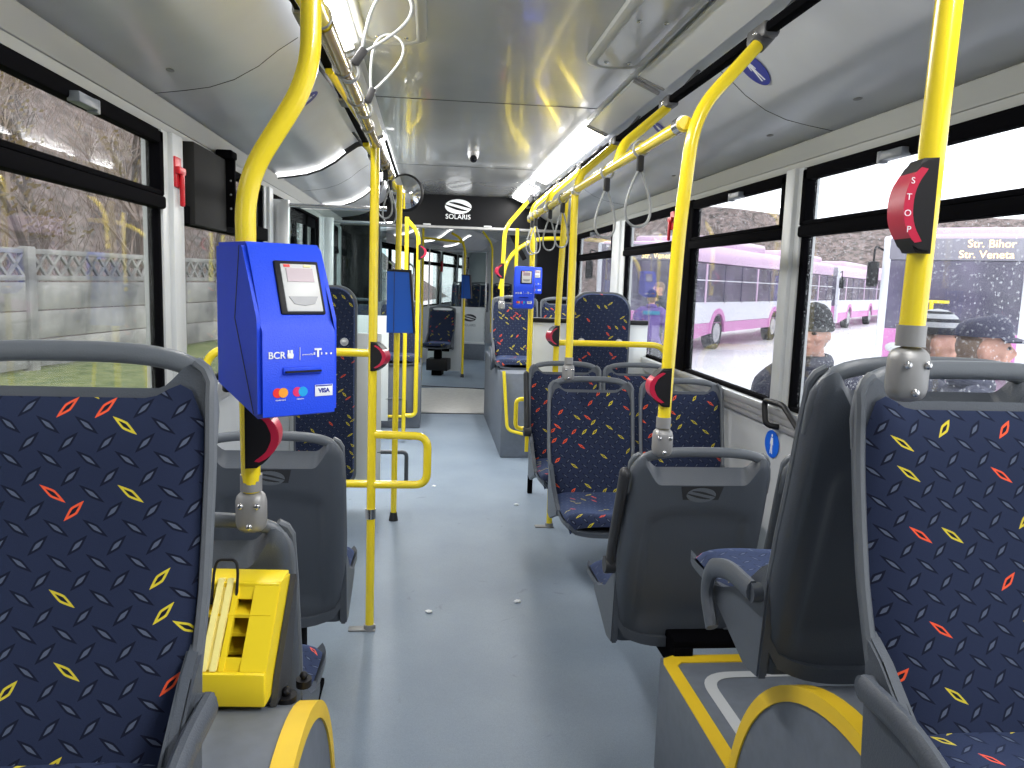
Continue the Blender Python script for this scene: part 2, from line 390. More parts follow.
# ceiling panel joints
for y in (3.98,6.25):
    b=B(); b.bb(XC-.54,XC+.54,y-.003,y+.003,2.2985,2.301); struct(b.done('trim_ceiling_joint','gap'))
for s,n in ((-1,'left'),(1,'right')):
    for y in (2.85,5.9,.2):
        b=B(); pr=[(XC+s*o,z-.001) for o,z in half(s)[4:]]; b.sheet(pr,y-.002,y+.002,.002); struct(b.done('trim_duct_joint_'+n,'gap'))
b=B(); b.bb(XL-.1,XR+.1,-1.4,8.42,-.06,0); struct(b.done('floor','floor'))
def wall_side(s,name,segs,y0,y1,ymin_sill=None):
    """s=+1 right, -1 left.  body panels below and above the window band, with posts between glazed bays"""
    xw=XR if s>0 else XL
    b=B(); b.bb(min(xw,xw+s*.06),max(xw,xw+s*.06),y0,y1,0,.90); b.bb(min(xw,xw+s*.06),max(xw,xw+s*.06),y0,y1,1.915,2.36)
    struct(b.done('wall_'+name,'wall'))
    b=B()  # ribbed aluminium sill rail
    for k,(z0,z1,d) in enumerate(((.925,.958,.035),(.895,.925,.028),(.868,.893,.022))):
        b.bb(*sorted((xw-s*d,xw+s*.06)),y0,y1,z0,z1,.004)
    struct(b.done('trim_sill_'+name,'alu'))
    for a,c in segs:
        b=B(); b.bb(*sorted((xw-s*.012,xw+s*.06)),a,c,.95,1.93,.006); b.bb(*sorted((xw-s*.03,xw+s*.02)),a+(c-a)*.3,c-(c-a)*.12,.95,1.93,.006); struct(b.done('trim_window_post_'+name,'post'))
WN=[0]
def window(s,y0,y1,g,flap=True,clips=()):
    xw=XR if s>0 else XL; WN[0]+=1; nm='window_%d'%WN[0]
    fr=.028
    b=B(); X=sorted((xw-s*.004,xw+s*.035))
    b.bb(*X,y0,y1,.955,.955+.02,.004); b.bb(*X,y0,y0+fr,.955,1.93,.004); b.bb(*X,y1-fr,y1,.955,1.93,.004); b.bb(*X,y0,y1,1.895,1.93,.004)
    root=struct(b.done(nm,'darkm')); 
    if flap:
        b=B(); X=sorted((xw-s*.02,xw+s*.02))
        b.bb(*sorted((xw-s*.026,xw+s*.02)),y0+.004,y1-.004,1.655,1.700,.010)
        b.bb(*X,y0+.004,y1-.004,1.700,1.718,.006); b.bb(*X,y0+.004,y0+.045,1.70,1.918,.006); b.bb(*X,y1-.045,y1-.004,1.70,1.918,.006); b.bb(*X,y0+.004,y1-.004,1.875,1.918,.008)
        b.done('flap_frame','darkm',root)
        for yc in clips:
            b=B(); b.bb(*sorted((xw-s*.045,xw-s*.012)),yc-.06,yc+.06,1.868,1.895,.003); b.bb(*sorted((xw-s*.04,xw-s*.012)),yc+.06,yc+.085,1.862,1.90,.003); b.done('flap_catch','rim',root)
    b=B(); xg=xw+s*.018; b.bb(min(xg,xg+s*.004),max(xg,xg+s*.004),y0+.01,y1-.01,.96,1.915); b.done('window_pane',g,root,smooth=False)
    return root
wall_side(1,'right',[(-1.4,-.2),(1.40,1.52),(3.07,3.21),(5.97,6.36),(8.0,8.4)],-1.4,8.4)
b=B(); b.bb(1.455,1.50,4.405,4.70,.955,1.93,.004); struct(b.done('trim_window_divider_right','darkm'))
window(1,-.2,1.4,'glassR',clips=(.6,)); window(1,1.52,3.07,'glassR',clips=(2.42,)); window(1,3.21,4.42,'glassR',clips=(3.72,)); window(1,4.69,5.97,'glassR'); window(1,6.36,8.0,'glassR',clips=(7.1,))
# left: body stops at the door opening
xw=XL
def wall_left(y0,y1,nm):
    b=B(); b.bb(XL-.06,XL,y0,y1,0,.90); struct(b.done('wall_'+nm,'wall'))
    b=B()
    for z0,z1,d in ((.925,.958,.035),(.895,.925,.028),(.868,.893,.022)): b.bb(XL-.06,XL+d,y0,y1,z0,z1,.004)
    struct(b.done('trim_sill_'+nm,'alu'))
wall_left(-1.4,4.75,'left'); wall_left(6.95,8.4,'left_rear')
b=B(); b.bb(XL-.06,XL,-1.4,8.4,1.915,2.36); struct(b.done('wall_left_upper','wall'))
for a,c in ((-1.4,.2),(2.94,3.14),(4.66,4.84),(6.95,7.15),(8.2,8.4)):
    b=B(); b.bb(XL-.06,XL+.012,a,c,.90,1.93,.006); b.bb(XL-.02,XL+.03,a+(c-a)*.3,c-(c-a)*.1,.90,1.93,.006)
    struct(b.done('trim_window_post_left','post'))
window(-1,.2,2.94,'glassL',clips=(2.27,)); window(-1,3.14,4.66,'glassL',flap=False); window(-1,7.15,8.2,'glassL')
b=B(); b.bb(XL-.035,XL+.03,3.14,4.66,1.62,1.69,.005); struct(b.done('trim_window_rail_left','darkm'))
# door 1 (four glazed leaves, shut)
def door(nm,y0,y1,x=XL):
    b=B(); b.bb(x-.08,x,y0,y0+.05,-.02,1.96); b.bb(x-.08,x,y1-.05,y1,-.02,1.96); b.bb(x-.08,x,y0,y1,1.90,1.96); root=struct(b.done(nm,'darkm'))
    w=(y1-y0-.1)/4
    for k in range(4):
        a=y0+.05+k*w; c=a+w; b=B()
        for (p,q,r_,t) in ((a,a+.05,.02,1.9),(c-.05,c,.02,1.9),(a,c,.02,.12),(a,c,1.82,1.9)): b.bb(x-.05,x-.02,p,q,r_,t,.006)
        lf=b.done('door_leaf','darkm',root)
        b=B(); b.bb(x-.038,x-.032,a+.03,c-.03,.1,1.84); b.done('door_glass','glassI',lf,smooth=False)
    for k in (1,3):
        yy=y0+.05+k*w+(.07 if k==3 else -.07)
        b=B(); b.tube(fillet([(x-.03,yy,.75),(x+.04,yy,.8),(x+.04,yy,1.6),(x-.03,yy,1.65)],.04),.014); b.done('door_handrail','chrome',root)
    b=B(); b.bb(x-.10,x,y0,y1,-.06,.004); struct(b.done('trim_door_threshold','alu'))
    return root
door('door_1',4.84,6.95)
# front bulkhead behind the camera so the cabin is closed
b=B(); b.bb(XL-.06,XR+.06,-1.5,-1.4,-.05,2.36); struct(b.done('wall_front','wall'))
# portal to the articulation: gloss black header with badge, side cheeks
b=B(); b.prism([(XL-.05,1.98),(XR+.05,1.98),(XR+.05,2.36),(XL-.05,2.36)],'y',8.40,8.46); struct(b.done('wall_portal_header','blackg'))
b=B(); b.bb(XL-.05,XR+.05,8.37,8.50,1.955,1.985,.008); struct(b.done('trim_portal_rail','clamp'))
b=B(); b.bb(XL-.05,-.62,8.40,8.46,0,1.97); b.bb(1.12,XR+.05,8.40,8.46,0,1.97); struct(b.done('wall_portal_cheeks','blackg'))
hd=thing('header_badge','white oval emblem with lettering on the black header over the bus articulation','sign',(.27,8.39,2.05))
logo('emblem',.275,'prn',frame((.27,8.392,2.185),(1,0,0),(0,0,1)),hd)
text('lettering','SOLARIS',.070,'prn',frame((.27,8.392,2.08),(1,0,0),(0,0,1)),hd)
for x in (-.05,.58):
    o=B().bb(x-.04,x+.04,8.36,8.40,1.985,2.0,.004).done('marker_lamp','lampoff'); tag(o,'small pale lamp under the black header, %s of the white emblem'%('left' if x<0 else 'right'),'lamp','lamps on the portal rail')
# articulation
b=B(); b.prism([(XC+1.02*math.cos(t*math.pi/24)*1.0,9.42+.98*math.sin(t*math.pi/24)) for t in range(48)],'z',-.03,.006); struct(b.done('floor_turntable','floorlight'))
b=B(); b.bb(XL,XR,8.40,8.43,0,.004); struct(b.done('trim_floor_gap','gap'))
b=B(); b.bb(XL,XR,8.42,10.6,-.08,-.02); struct(b.done('floor_articulation','floor'))
for s,n in ((-1,'left'),(1,'right')):
    b=B(); pts=[]
    for k in range(27):
        y=8.46+k*.08; pts.append((XC+s*(1.16+(.05 if k%2 else 0))+(max(0,y-9.4))*.21,y))
    pts2=[(x+s*.02,y) for x,y in pts[::-1]]
    b.prism(pts+pts2,'z',0,2.3); struct(b.done('wall_bellows_'+n,'bellow'))
b=B(); b.bb(XL-.05,XR+.5,8.46,10.5,2.22,2.26); struct(b.done('ceiling_articulation','duct'))
# ---------------------------------------------------------------- seats
def seat_proto(nm,label,arm=None,base=True,logo_on=True,hi=0):
    """sitter faces +y; backrest foot near y=0, z=.42; leans back towards -y"""
    root=thing(nm,label,'seat',(0,0,0))
    W=.208
    def lean(z): # y of the back front face
        t=(z-.42)/.6
        return -.155*t-.018*math.sin(math.pi*min(1,max(0,t)))
    def hw(z): return W*(.93+.07*min(1,max(0,(z-.36)/.3))-.03*max(0,(z-.85)/.18))
    def top(u,zo,ze,a0=.66,a1=.90,r=.16):
        u=abs(u); t=min(1,max(0,(u-a0)/(a1-a0))); t=t*t*(3-2*t)
        h=zo+(ze-zo)*t
        if u>1-r: h-=.055*(1-math.sqrt(max(0,1-((u-(1-r))/r)**2)))
        return h
    # plastic back shell
    b=B(); nu,nv=48,30; th=.034
    def bk(u,v,side):
        U=-1+2*u; z1=top(U,.938,.974,.62,.86,.20); z=.36+(z1-.36)*v
        x=U*hw(z); y=lean(z)-.012
        e=max(0,(abs(U)-.86)/.14)
        if side:
            rec=min(1,max(0,(.74-abs(U)-.12*max(0,(z-.75)/.1)*0)/.10)); rz=min(1,max(0,(z-.40)/.06))*min(1,max(0,(.83-.06*U*U-z)/.035))
            y-=th*math.sqrt(max(0,1-e*e*.96)); y+=.014*rec*rz
            if v>.97: y+=.010
            mid=1-min(1,max(0,(abs(U)-.60)/.25)); z-=.035*mid*v**8
        else: y+=.006*e
        return Vector((x,y,z))
    F=b.grid(lambda u,v:bk(u,v,0),nu,nv); G=b.grid(lambda u,v:bk(u,v,1),nu,nv)
    for j in range(nv):
        for i in (0,nu): b.b.faces.new((F[j][i],F[j+1][i],G[j+1][i],G[j][i]))
    for i in range(nu):
        for j in (0,nv): b.b.faces.new((F[j][i],F[j][i+1],G[j][i+1],G[j][i]))
    sh=b.done('back_shell','shell',root)
    # rim bead around the upholstery
    b=B(); P=[]
    for k in range(13): z=.40+(.93-.40)*k/12; P.append((-(hw(z)-.004),lean(z)-.004,z))
    P.append((-hw(.95)*.985,lean(.945)-.006,.948)); P.append((-hw(.96)*.945,lean(.96)-.008,.965)); P.append((-hw(.97)*.875,lean(.97)-.012,.975))
    Q=[(-x,y,z) for x,y,z in P[::-1]]
    b.tube(P,.0085,8); b.done('rim','rim',root); b=B(); b.tube(Q,.0085,8); b.done('rim','rim',root)
    # carrying loop at the top
    b=B(); L=[]
    for k in range(25):
        t=-1+2*k/24; x=t*hw(1)*.90; z=.950+.036*math.sqrt(max(0,1-(abs(t))**3)); L.append((x,lean(z)-.024,z))
    E_=[(-.985,.86),(-.975,.905),(-.950,.932)]
    L=[(f*hw(1),lean(z)-.020,z) for f,z in E_]+L+[(-f*hw(1),lean(z)-.020,z) for f,z in E_[::-1]]
    b.tube(L,[.008,.011,.0125]+[.0135]*25+[.0125,.011,.008],12,flat=(1.1,.85)); b.done('top_handle','rim',root)
    # upholstery
    b=B()
    def pad(u,v):
        U=-1+2*u; z1=top(U,.925,.948,.60,.88,.22); z=.44+(z1-.44)*v
        x=U*(hw(z)-.014); e=abs(U)**6; f=v**14
        return Vector((x,lean(z)-.010+.024*(1-e)*(1-f)+.004,z))
    b.grid(pad,24,22,uvf=lambda u,v:(pad(u,v).x+.2,pad(u,v).z)); b.done('backrest','fabric',root)
    b=B()
    def cush(u,v):
        U=-1+2*u; y=-.02+.44*v; z=.455+.02*(1-abs(U)**4)-.03*math.sin(math.pi*v)*(1-abs(U))+.012*v
        x=U*(.185+.012*v)
        if v>.85: k=(v-.85)/.15; y=-.02+.44*.85+.05*math.sin(k*math.pi/2); z-=.055*(1-math.cos(k*math.pi/2))
        c=max(0,abs(U)-.82)/.18; z-=.012*c*c
        if v>.8: x*=1-.10*((v-.8)/.2)**2
        return Vector((x,y,z))
    b.grid(cush,20,22,uvf=lambda u,v:(cush(u,v).x+.33,v*.46+.2)); b.done('seat_cushion','fabric',root)
    b=B(); nu,nv=14,16
    def pan(u,v):
        U=-1+2*u; y=-.05+.475*v; z=.452-.055*(1-abs(U)**3)*(1-.55*v)-.02; x=U*(.198+.008*v)
        if abs(U)>.99: z=.462-.01*v
        if v>.8: x*=1-.10*((v-.8)/.2)**2; z-=.04*((v-.8)/.2)**2*0
        return Vector((x,y,z))
    G1=b.grid(pan,nu,nv); G2=b.grid(lambda u,v:pan(u,v)-Vector((0,0,.03-.012*v)),nu,nv)
    for i in range(nu):
        for j in (0,nv): b.b.faces.new((G1[j][i],G1[j][i+1],G2[j][i+1],G2[j][i]))
    for j in range(nv):
        for i in (0,nu): b.b.faces.new((G1[j][i],G1[j+1][i],G2[j+1][i],G2[j][i]))
    b.done('seat_pan','shell',root)
    # side wings that join back and pan
    for s in (-1,1):
        b=B(); b.prism([(-.045,.36),(-.065,.60),(-.02,.575),(.06,.50),(.16,.462),(.22,.45),(.22,.425),(.1,.385),(.02,.352)],'x',s*.186,s*.207,.004); b.done('side_wing','shell',root)
    if logo_on:
        z=.862; y=lean(z)-.012-.036
        n=Vector((0,-1,-.26)).normalized(); up=Vector((0,-.26,1)).normalized(); r=up.cross(n)
        b=B(); b.prism([(-.062,.028),(.062,.028),(.05,-.024),(-.05,-.024)],'z',-.002,.001); b.xf(frame((0,y,z),r,up)); pl=b.done('badge_plate','shelldark',root)
        logo('emblem',.085,'rim',frame((0,y-.0015,z),r,up),root)
    if arm is not None:
        for s,kind in arm:
            x=s*.222
            if kind=='up':
                b=B(); b.tube(fillet([(x,-.045,.60),(x,-.06,.66),(x,-.165,.92)],.03),[.020]*10+[.02]*99 if False else .019,10,flat=(.8,1.1)); b.ball((x,-.165,.92),(.016,.02,.02),10)
                b.cyl((s*.20,-.045,.61),(s*.24,-.045,.61),.026); b.done('armrest','shelldark',root)
            else:
                b=B(); pts=fillet([(x,-.03,.53),(x,.09,.53),(x,.19,.495),(x,.21,.43),(x,.16,.37)],.07,7); b.tube(pts,.017,10,flat=(.75,1.25)); b.cyl((s*.20,-.03,.528),(s*.226,-.03,.528),.019)
                b.done('armrest','shell',root)
    if base=='wall+':
        b=B(); b.bb(-.16,.62,.10,.15,.365,.40,.006); b.bb(-.12,-.08,.0,.30,.385,.41,.004); b.bb(.08,.12,.0,.30,.385,.41,.004); b.done('seat_beam','darkm',root)
    elif base:
        b=B(); b.bb(-.17,.17,.0,.30,.375,.40,.006); b.bb(-.05,.05,.05,.20,.02,.38,.01); b.bb(-.16,.16,.02,.06,.34,.385,.004); b.bb(-.10,.10,.0,.26,0,.022,.004); b.done('pedestal','darkm',root)
    return root
AW,TO=0,math.pi   # facing away from / towards the camera position
P_plain=seat_proto('bus_seat','grey shell passenger seat facing away, first on the window side behind the wheel arch seats',arm=None)
def put(o,x,y,z,rz,label,first=False):
    if first:
        o.location=(x,y,z); o.rotation_euler=(0,0,rz); o['label']=label; return o
    return copy_tree(o,(x,y,z),rz,label)
# facing the camera: backrest foot y, top leans away
P_arm=seat_proto('bus_seat','x',arm=[(1,'down')],base=False)     # arm on +x of the sitter's own frame
P_up=seat_proto('bus_seat','x',arm=[(-1,'up')],base=False)
P_armL=seat_proto('bus_seat','x',arm=[(-1,'down')])
P_nob=seat_proto('bus_seat','x',base=False,arm=[(1,'down')])
P_arm2=seat_proto('bus_seat','x',base=False,arm=[(-1,'down')])
P_armP=seat_proto('bus_seat','x',base=False,arm=[(-1,'down')])
P_win=seat_proto('bus_seat','x',base=False)
# near pair on the arches
put(P_arm,.865,1.00,.345,TO,'navy patterned seat at the right edge, below the two people in hats',True)
put(P_armP,-.505,.99,.345,TO,'large navy patterned seat at the left edge, before the concrete fence',True)
put(P_arm2,.845,1.42,.345,AW,'dark grey seat back on the right platform, patterned cushion and curved armrest',True)
put(P_plain,-.46,1.66,0,AW,'grey seat back behind the yellow chock, held by a pole foot clamp',True)
put(P_up,.775,2.29,0,AW,'grey seat back with raised emblem and upright black armrest, beyond the yellow edged platform',True)
put(P_win,1.225,2.29,0,AW,'grey wall side seat mostly hidden by the dark seat back on the platform',True)
put(P_plain,-.45,2.45,0,AW,'broad grey seat back below the blue ticket machine, next beyond the chock seat')
P_f=seat_proto('bus_seat','x',arm=[(1,'up')],base=False)
P_can=seat_proto('bus_seat','x',base=False)
put(P_can,.778,3.56,0,TO,'navy patterned aisle seat with cushion showing, facing the raised emblem seat back',True)
put(P_can,1.225,3.56,0,TO,'navy patterned window seat right behind the red stop button, beside the pale wall')
put(P_f,.772,4.27,0,TO,'navy patterned aisle seat behind the facing row, with black upright armrest',True)
put(P_can,1.20,4.27,0,TO,'navy patterned window seat partly hidden, in front of the tall padded board')
# on the rear arch box
put(P_nob,.76,6.98,.31,TO,'navy patterned seat on the grey box behind the small blue ticket machine',True)
P_nb2=seat_proto('bus_seat','x',base=False)
put(P_nb2,1.20,6.98,.31,TO,'navy patterned seat on the grey box by the right wall, above the white partition',True)
put(P_nob,-.30,7.95,.22,TO,'navy patterned seat on the left grey box near the articulation')
put(P_nb2,-.72,7.95,.22,TO,'navy patterned window seat seen through the glass screen left of the aisle')
# ---------------------------------------------------------------- podiums and wheel arches
def arch(xf,xw,y0,r,zc,name,label,n=40,yend=None):
    root=thing(name,label,'wheel arch',((xf+xw)/2,y0,0))
    s=1 if xw>xf else -1
    pts=[(y0-r,0)]+[(y0+r*math.cos(math.pi-k*math.pi/n),zc+r*math.sin(math.pi-k*math.pi/n)) for k in range(n+1)]+[(y0+r,0)]
    b=B(); b.prism(pts,'x',xf,xw); b.done('arch_body','podgrey',root)
    b=B(); w=.026
    inn=[(y0-r+w*.5,0)]+[(y0+(r-w)*math.cos(math.pi-k*math.pi/n),zc+(r-w)*math.sin(math.pi-k*math.pi/n)) for k in range(n+1)]+[(y0+r-w*.5,0)]
    out=[(y0-r-.004,0)]+[(y0+(r+.004)*math.cos(math.pi-k*math.pi/n),zc+(r+.004)*math.sin(math.pi-k*math.pi/n)) for k in range(n+1)]+[(y0+r+.004,0)]
    xa,xb=xf-s*.004,xf+s*.03; m=len(inn)
    V=[[b.b.verts.new((x,p[0],p[1])) for p in L] for x,L in ((xa,inn),(xa,out),(xb,out),(xb,inn))]
    for i in range(m-1):
        for a in range(4): c=(a+1)%4; b.b.faces.new((V[a][i],V[a][i+1],V[c][i+1],V[c][i]))
    for i in (0,m-1): b.b.faces.new([V[a][i] for a in range(4)])
    b.done('edge_trim','ytrim',root); return root
arch(.70,XR-.002,1.15,.465,.28,'wheel_arch','grey wheel arch with yellow arched edge on the right, under the near seats')
arch(-.188,XL,1.14,.475,.265,'wheel_arch','grey wheel arch with yellow curved edge on the left, under the yellow chock')
pod=thing('seat_platform','grey platform with yellow edge strip and silver loop marking, right of the aisle','platform',(1.08,1.85,0))
b=B(); b.bb(.70,XR,1.30,2.165,0,.352,.004); b.done('platform_body','podgrey',pod)
b=B(); w=.035
b.prism([(.697,1.45),(.735,1.45),(.735,2.105),(.752,2.125),(1.2,2.125),(1.2,2.168),(.74,2.168),(.706,2.150),(.697,2.12)],'z',.352,.3555); b.done('edge_strip','ytrim',pod)
b=B(); P=fillet([(.79,1.45,0),(.79,2.05,0),(1.15,2.05,0)],.09,8)
vs=[]
for i,p in enumerate(P):
    t=(P[min(i+1,len(P)-1)]-P[max(i-1,0)]).normalized(); nrm=Vector((-t.y,t.x,0)); vs.append((b.b.verts.new(p+nrm*.017+Vector((0,0,.3542))),b.b.verts.new(p-nrm*.017+Vector((0,0,.3542)))))
for i in range(len(vs)-1): b.b.faces.new((vs[i][0],vs[i][1],vs[i+1][1],vs[i+1][0]))
b.done('loop_marking','tape',pod)
for x,y in ((.90,1.90),(.93,1.55)):
    B().ball((x,y,.354),(.011,.011,.005),10).done('bolt','chrome',pod)
b=B(); b.bb(.74,1.40,2.165,2.50,.375,.40,.004); b.bb(.74,.80,2.16,2.46,.30,.38,.004); b.bb(1.2,1.26,2.16,2.46,.30,.38,.004); b.done('seat_bracket','darkm',pod)
def seatbox(x0,x1,y0,y1,h,nm,label,rail=None):
    root=thing(nm,label,'seat box',((x0+x1)/2,(y0+y1)/2,0))
    b=B(); b.bb(x0,x1,y0,y1,0,h,.012); b.done('box_body','podgrey',root)
    if rail:
        b=B(); b.tube(fillet(rail,.05),.014,10); b.done('guard_rail','yellow',root)
    return root
seatbox(.59,XR,6.32,8.32,.70,'seat_box','grey box with bent yellow guard rail under the seats right of the aisle',[(.60,6.29,.72),(.64,6.28,.24),(.80,6.28,.20),(.98,6.28,.20)])
seatbox(XL,-.075,7.55,8.32,.61,'seat_box','grey box under the seat left of the aisle with yellow bar, by the articulation',[(-.60,7.52,.12),(-.13,7.52,.12),(-.13,7.52,.60)])
# ---------------------------------------------------------------- padded boards and partitions
def padboard(x0,x1,y,z0,z1,label,knob=True):
    root=thing('padded_backboard',label,'backrest',((x0+x1)/2,y,z0)); w=(x1-x0)/2; xc=(x0+x1)/2
    def outl(r,ins):
        P=[]; X0,X1,Z0,Z1=x0+ins,x1-ins,z0+ins,z1-ins
        for cx,cz,a in ((X1-r,Z1-r,0),(X0+r,Z1-r,90),(X0+r*.5,Z0+r*.5,180),(X1-r*.5,Z0+r*.5,270)):
            rr=r if a<180 else r*.5
            for k in range(9): t=R(a+k*90/8); P.append((cx+rr*math.cos(t),cz+rr*math.sin(t)))
        return P
    b=B(); b.prism(outl(w*.62,0),'y',y,y+.03,.005); b.done('board_shell','rim',root)
    b=B(); p=outl(w*.6,.012); vs=[b.b.verts.new((x,y-.0,z)) for x,z in p]; vf=[b.b.verts.new((xc+(x-xc)*.97,y-.022,(z0+z1)/2+(z-(z0+z1)/2)*.99)) for x,z in p]
    n=len(p)
    for i in range(n): b.b.faces.new((vs[i],vs[(i+1)%n],vf[(i+1)%n],vf[i]))
    b.b.faces.new(vf); lay=b.b.loops.layers.uv.verify()
    for f in b.b.faces:
        for lp in f.loops: lp[lay].uv=(lp.vert.co.x,lp.vert.co.z)
    b.done('pad','fabric',root)
    if knob:
        for sx in (-1,1):
            b=B(); b.cyl((xc+sx*w*.62,y-.02,z1-.33),(xc+sx*w*.62,y-.035,z1-.33),.024,12); b.ball((xc+sx*w*.62,y-.035,z1-.33),(.018,.008,.018),10); b.done('fixing_knob','alu',root)
    return root
padboard(.92,1.33,5.17,.25,1.39,'tall navy patterned padded board on the right, behind the yellow horizontal rail')
padboard(-.80,-.43,4.76,.19,1.385,'tall navy patterned padded board on the left, beside the white panel and blue ticket machine')
pt=thing('partition','white partition panel with black top cap, right of the aisle behind the tall padded board','partition',(1.07,5.25,0))
b=B(); b.bb(.69,XR,5.24,5.27,.12,1.175,.003); b.done('panel','white',pt)
b=B(); b.bb(.68,XR,5.225,5.285,1.175,1.205,.006); b.done('top_cap','black',pt)
b=B(); b.bb(.69,.72,5.235,5.275,0,.12); b.bb(1.3,1.33,5.235,5.275,0,.12); b.done('foot','darkm',pt)
def glass_screen(y,x0,x1,label,z1=1.845):
    root=thing('draught_screen',label,'screen',((x0+x1)/2,y,0))
    b=B(); b.bb(x0,x1,y-.012,y+.012,.16,1.10,.003); b.done('lower_panel','white',root)
    b=B(); b.bb(x0,x1-.03,y-.003,y+.003,1.10,z1-.02); b.done('upper_glass','glassI',root,smooth=False)
    b=B(); b.bb(x0,x0+.11,y-.03,y+.03,.0,z1+.03,.006); b.bb(x0+.045,x0+.05,y-.033,y-.029,.0,z1); b.done('wall_post','alu',root)
    b=B(); b.tube([(x0+.1,y,z1),(x1+.02,y,z1)],.013,10); b.done('top_bar','chrome',root)
    b=B(); b.tube(fillet([(x0,y,.16),(x1+.16,y,.16),(x1+.16,y,.36),(x1-.02,y,.36)],.03),.013,8); b.done('bottom_loop','shell',root)
    return root
glass_screen(4.88,XL,-.29,'glass topped white draught screen left of the aisle, nearest of the two by the door')
glass_screen(7.05,XL,-.36,'glass draught screen with silver post beyond the door on the left',1.90)
# ---------------------------------------------------------------- handrails
PR=.0175
def pole(nm,label,pts,fr=.10,r=PR,foot=None,top=None,group=None):
    p0=min((Vector(p) for p in pts),key=lambda v:v.z)
    root=thing(nm,label,'handrail',(p0.x,p0.y,p0.z),group=group)
    b=B(); b.tube(fillet(pts,fr,8),r,14); b.done('rail_tube','yellow',root)
    if foot=='clamp':
        b=B(); b.cyl((p0.x,p0.y,p0.z+.03),(p0.x,p0.y,p0.z-.0),.020,14); b.box((p0.x,p0.y,p0.z-.040),(.056,.046,.080),.02,seg=3)
        c=b.done('foot_clamp','clamp',root)
        for dx,dz in ((-.015,-.025),(.015,-.025),(0,-.064)): B().ball((p0.x+dx,p0.y-.024,p0.z+dz),(.006,.004,.006),8).done('clamp_screw','chrome',c)
    if foot=='plate':
        b=B(); b.cyl((p0.x,p0.y,p0.z),(p0.x,p0.y,p0.z+.025),.024); b.box((p0.x-.03,p0.y,p0.z+.004),(.11,.045,.008),.003); b.done('floor_plate','clamp',root)
    if foot=='rubber':
        b=B(); b.cyl((p0.x,p0.y,p0.z),(p0.x,p0.y,p0.z+.05),.028,r2=.02); b.done('rubber_foot','rubber',root)
    if top:
        q=Vector(pts[0]); b=B(); d=(q-Vector(pts[1])).normalized(); b.cyl(q-d*.03,q+d*.02,.022,12); b.cyl(q+d*.0,q+Vector(top),.012,8); b.box(q+d*.03,(.03,.06,.03),.006); b.done('top_bracket','bracket',root)
    return root
def stop_button(root,x,y,z,dirv,h=.12,dep=.042,th=.046,txt=False):
    """half-lens housing on a pole, bulging towards dirv (in the floor plane)"""
    d=Vector((dirv[0],dirv[1],0)).normalized(); n=Vector((-d.y,d.x,0))
    def prof(a0,a1,ox,hh):
        P=[]
        for k in range(15):
            t=-1+2*k/14; P.append((ox*(1-abs(t)**2.4)+a0,t*hh))
        return P
    m=Matrix(((d.x,n.x,0,x),(d.y,n.y,0,y),(0,0,1,z),(0,0,0,1)))
    b=B(); P=prof(.012,0,dep,h/2*.98); P=[(-.008,-h/2)]+[(a,c) for a,c in P]+[(-.008,h/2)]
    b.prism(P,'y',-th/2,th/2,.004); b.xf(m); hb=b.done('stop_button','black',root)
    b=B(); P1=prof(.017,0,dep,h/2*.80); P2=prof(.006,0,dep*.92,h/2*.76)
    b.prism(P1+P2[::-1],'y',-th/2*1.03,th/2*1.03,.001); b.xf(m); o=b.done('press_strip','redrim',hb); 
    if txt:
        for i,ch in enumerate('STOP'):
            t=.62-.42*i; zz=z+t*h/2*.8; ox=.0115+dep*(1-abs(t*.8)**2.4)
            for sd in (1,):
                pos=Vector((x,y,zz))+d*ox+n*sd*(th/2*1.03+.0004)
                text('stop_letter',ch,.012,'prn',frame(pos,d*1,(0,0,1)) if sd<0 else frame(pos,-d,(0,0,1)),hb,.0003)
    return hb
# ceiling mounting rails
def ceil_rail(x,z,y0,y1,ys,nm,label):
    root=thing(nm,label,'handrail',(x,(y0+y1)/2,z))
    b=B(); b.bb(x-.016,x+.016,y0,y1,z-.012,z+.012,.004); b.done('rail_bar','darkm',root)
    for y in ys:
        b=B(); b.box((x,y,z-.002),(.044,.12,.040),.008); sg=1 if x>0 else -1; b.tube([(x,y,z),(x+sg*.05,y,z+.05),(x+sg*.115,y,z+.13)],.008,6); b.done('rail_bracket','bracket',root)
        B().ball((x-.022 if x>0 else x+.022,y,z),(.004,.007,.007),8).done('bracket_screw','chrome',root)
    return root
cr=ceil_rail(.862,2.118,.2,7.3,(2.12,2.96,3.80,4.66,5.45,6.55,7.2),'ceiling_rail','black ceiling mounting bar with grey brackets running along the right strip light')
cl=ceil_rail(-.34,2.118,.2,5.3,(.9,2.2,3.2,4.63),'ceiling_rail','black ceiling mounting bar above the left handrail')
# right side poles
p1=pole('grab_pole','nearest yellow pole on the right, with the largest stop button',[(.74,1.06,2.10),(.682,1.05,1.86),(.682,1.05,1.84),(.681,1.06,1.375)],.05,foot='clamp')
stop_button(p1,.672,1.05,1.568,(-1,.12),.128,.019,.048,txt=True)
p2=pole('grab_pole','yellow pole bending to the ceiling beside the oval sticker, above the emblem seat',[(.858,2.10,2.10),(.662,2.03,1.885),(.642,2.04,1.60),(.636,2.06,1.065)],.09,foot='clamp',top=(0,.02,.03))
stop_button(p2,.636,2.055,1.178,(-1,.05),.105,.034,.05)
p3=pole('grab_pole','straight yellow pole clamped to the patterned aisle seat handle on the right',[(.64,3.60,1.86),(.64,3.58,1.075)],.02,foot='clamp')
p4=pole('grab_pole','floor standing yellow pole just behind the right clamped pole, by the horizontal rail',[(.75,4.50,1.95),(.728,4.50,1.2),(.728,4.50,0)],.2,foot='plate')
stop_button(p4,.722,4.47,1.14,(-1,-.4),.12)
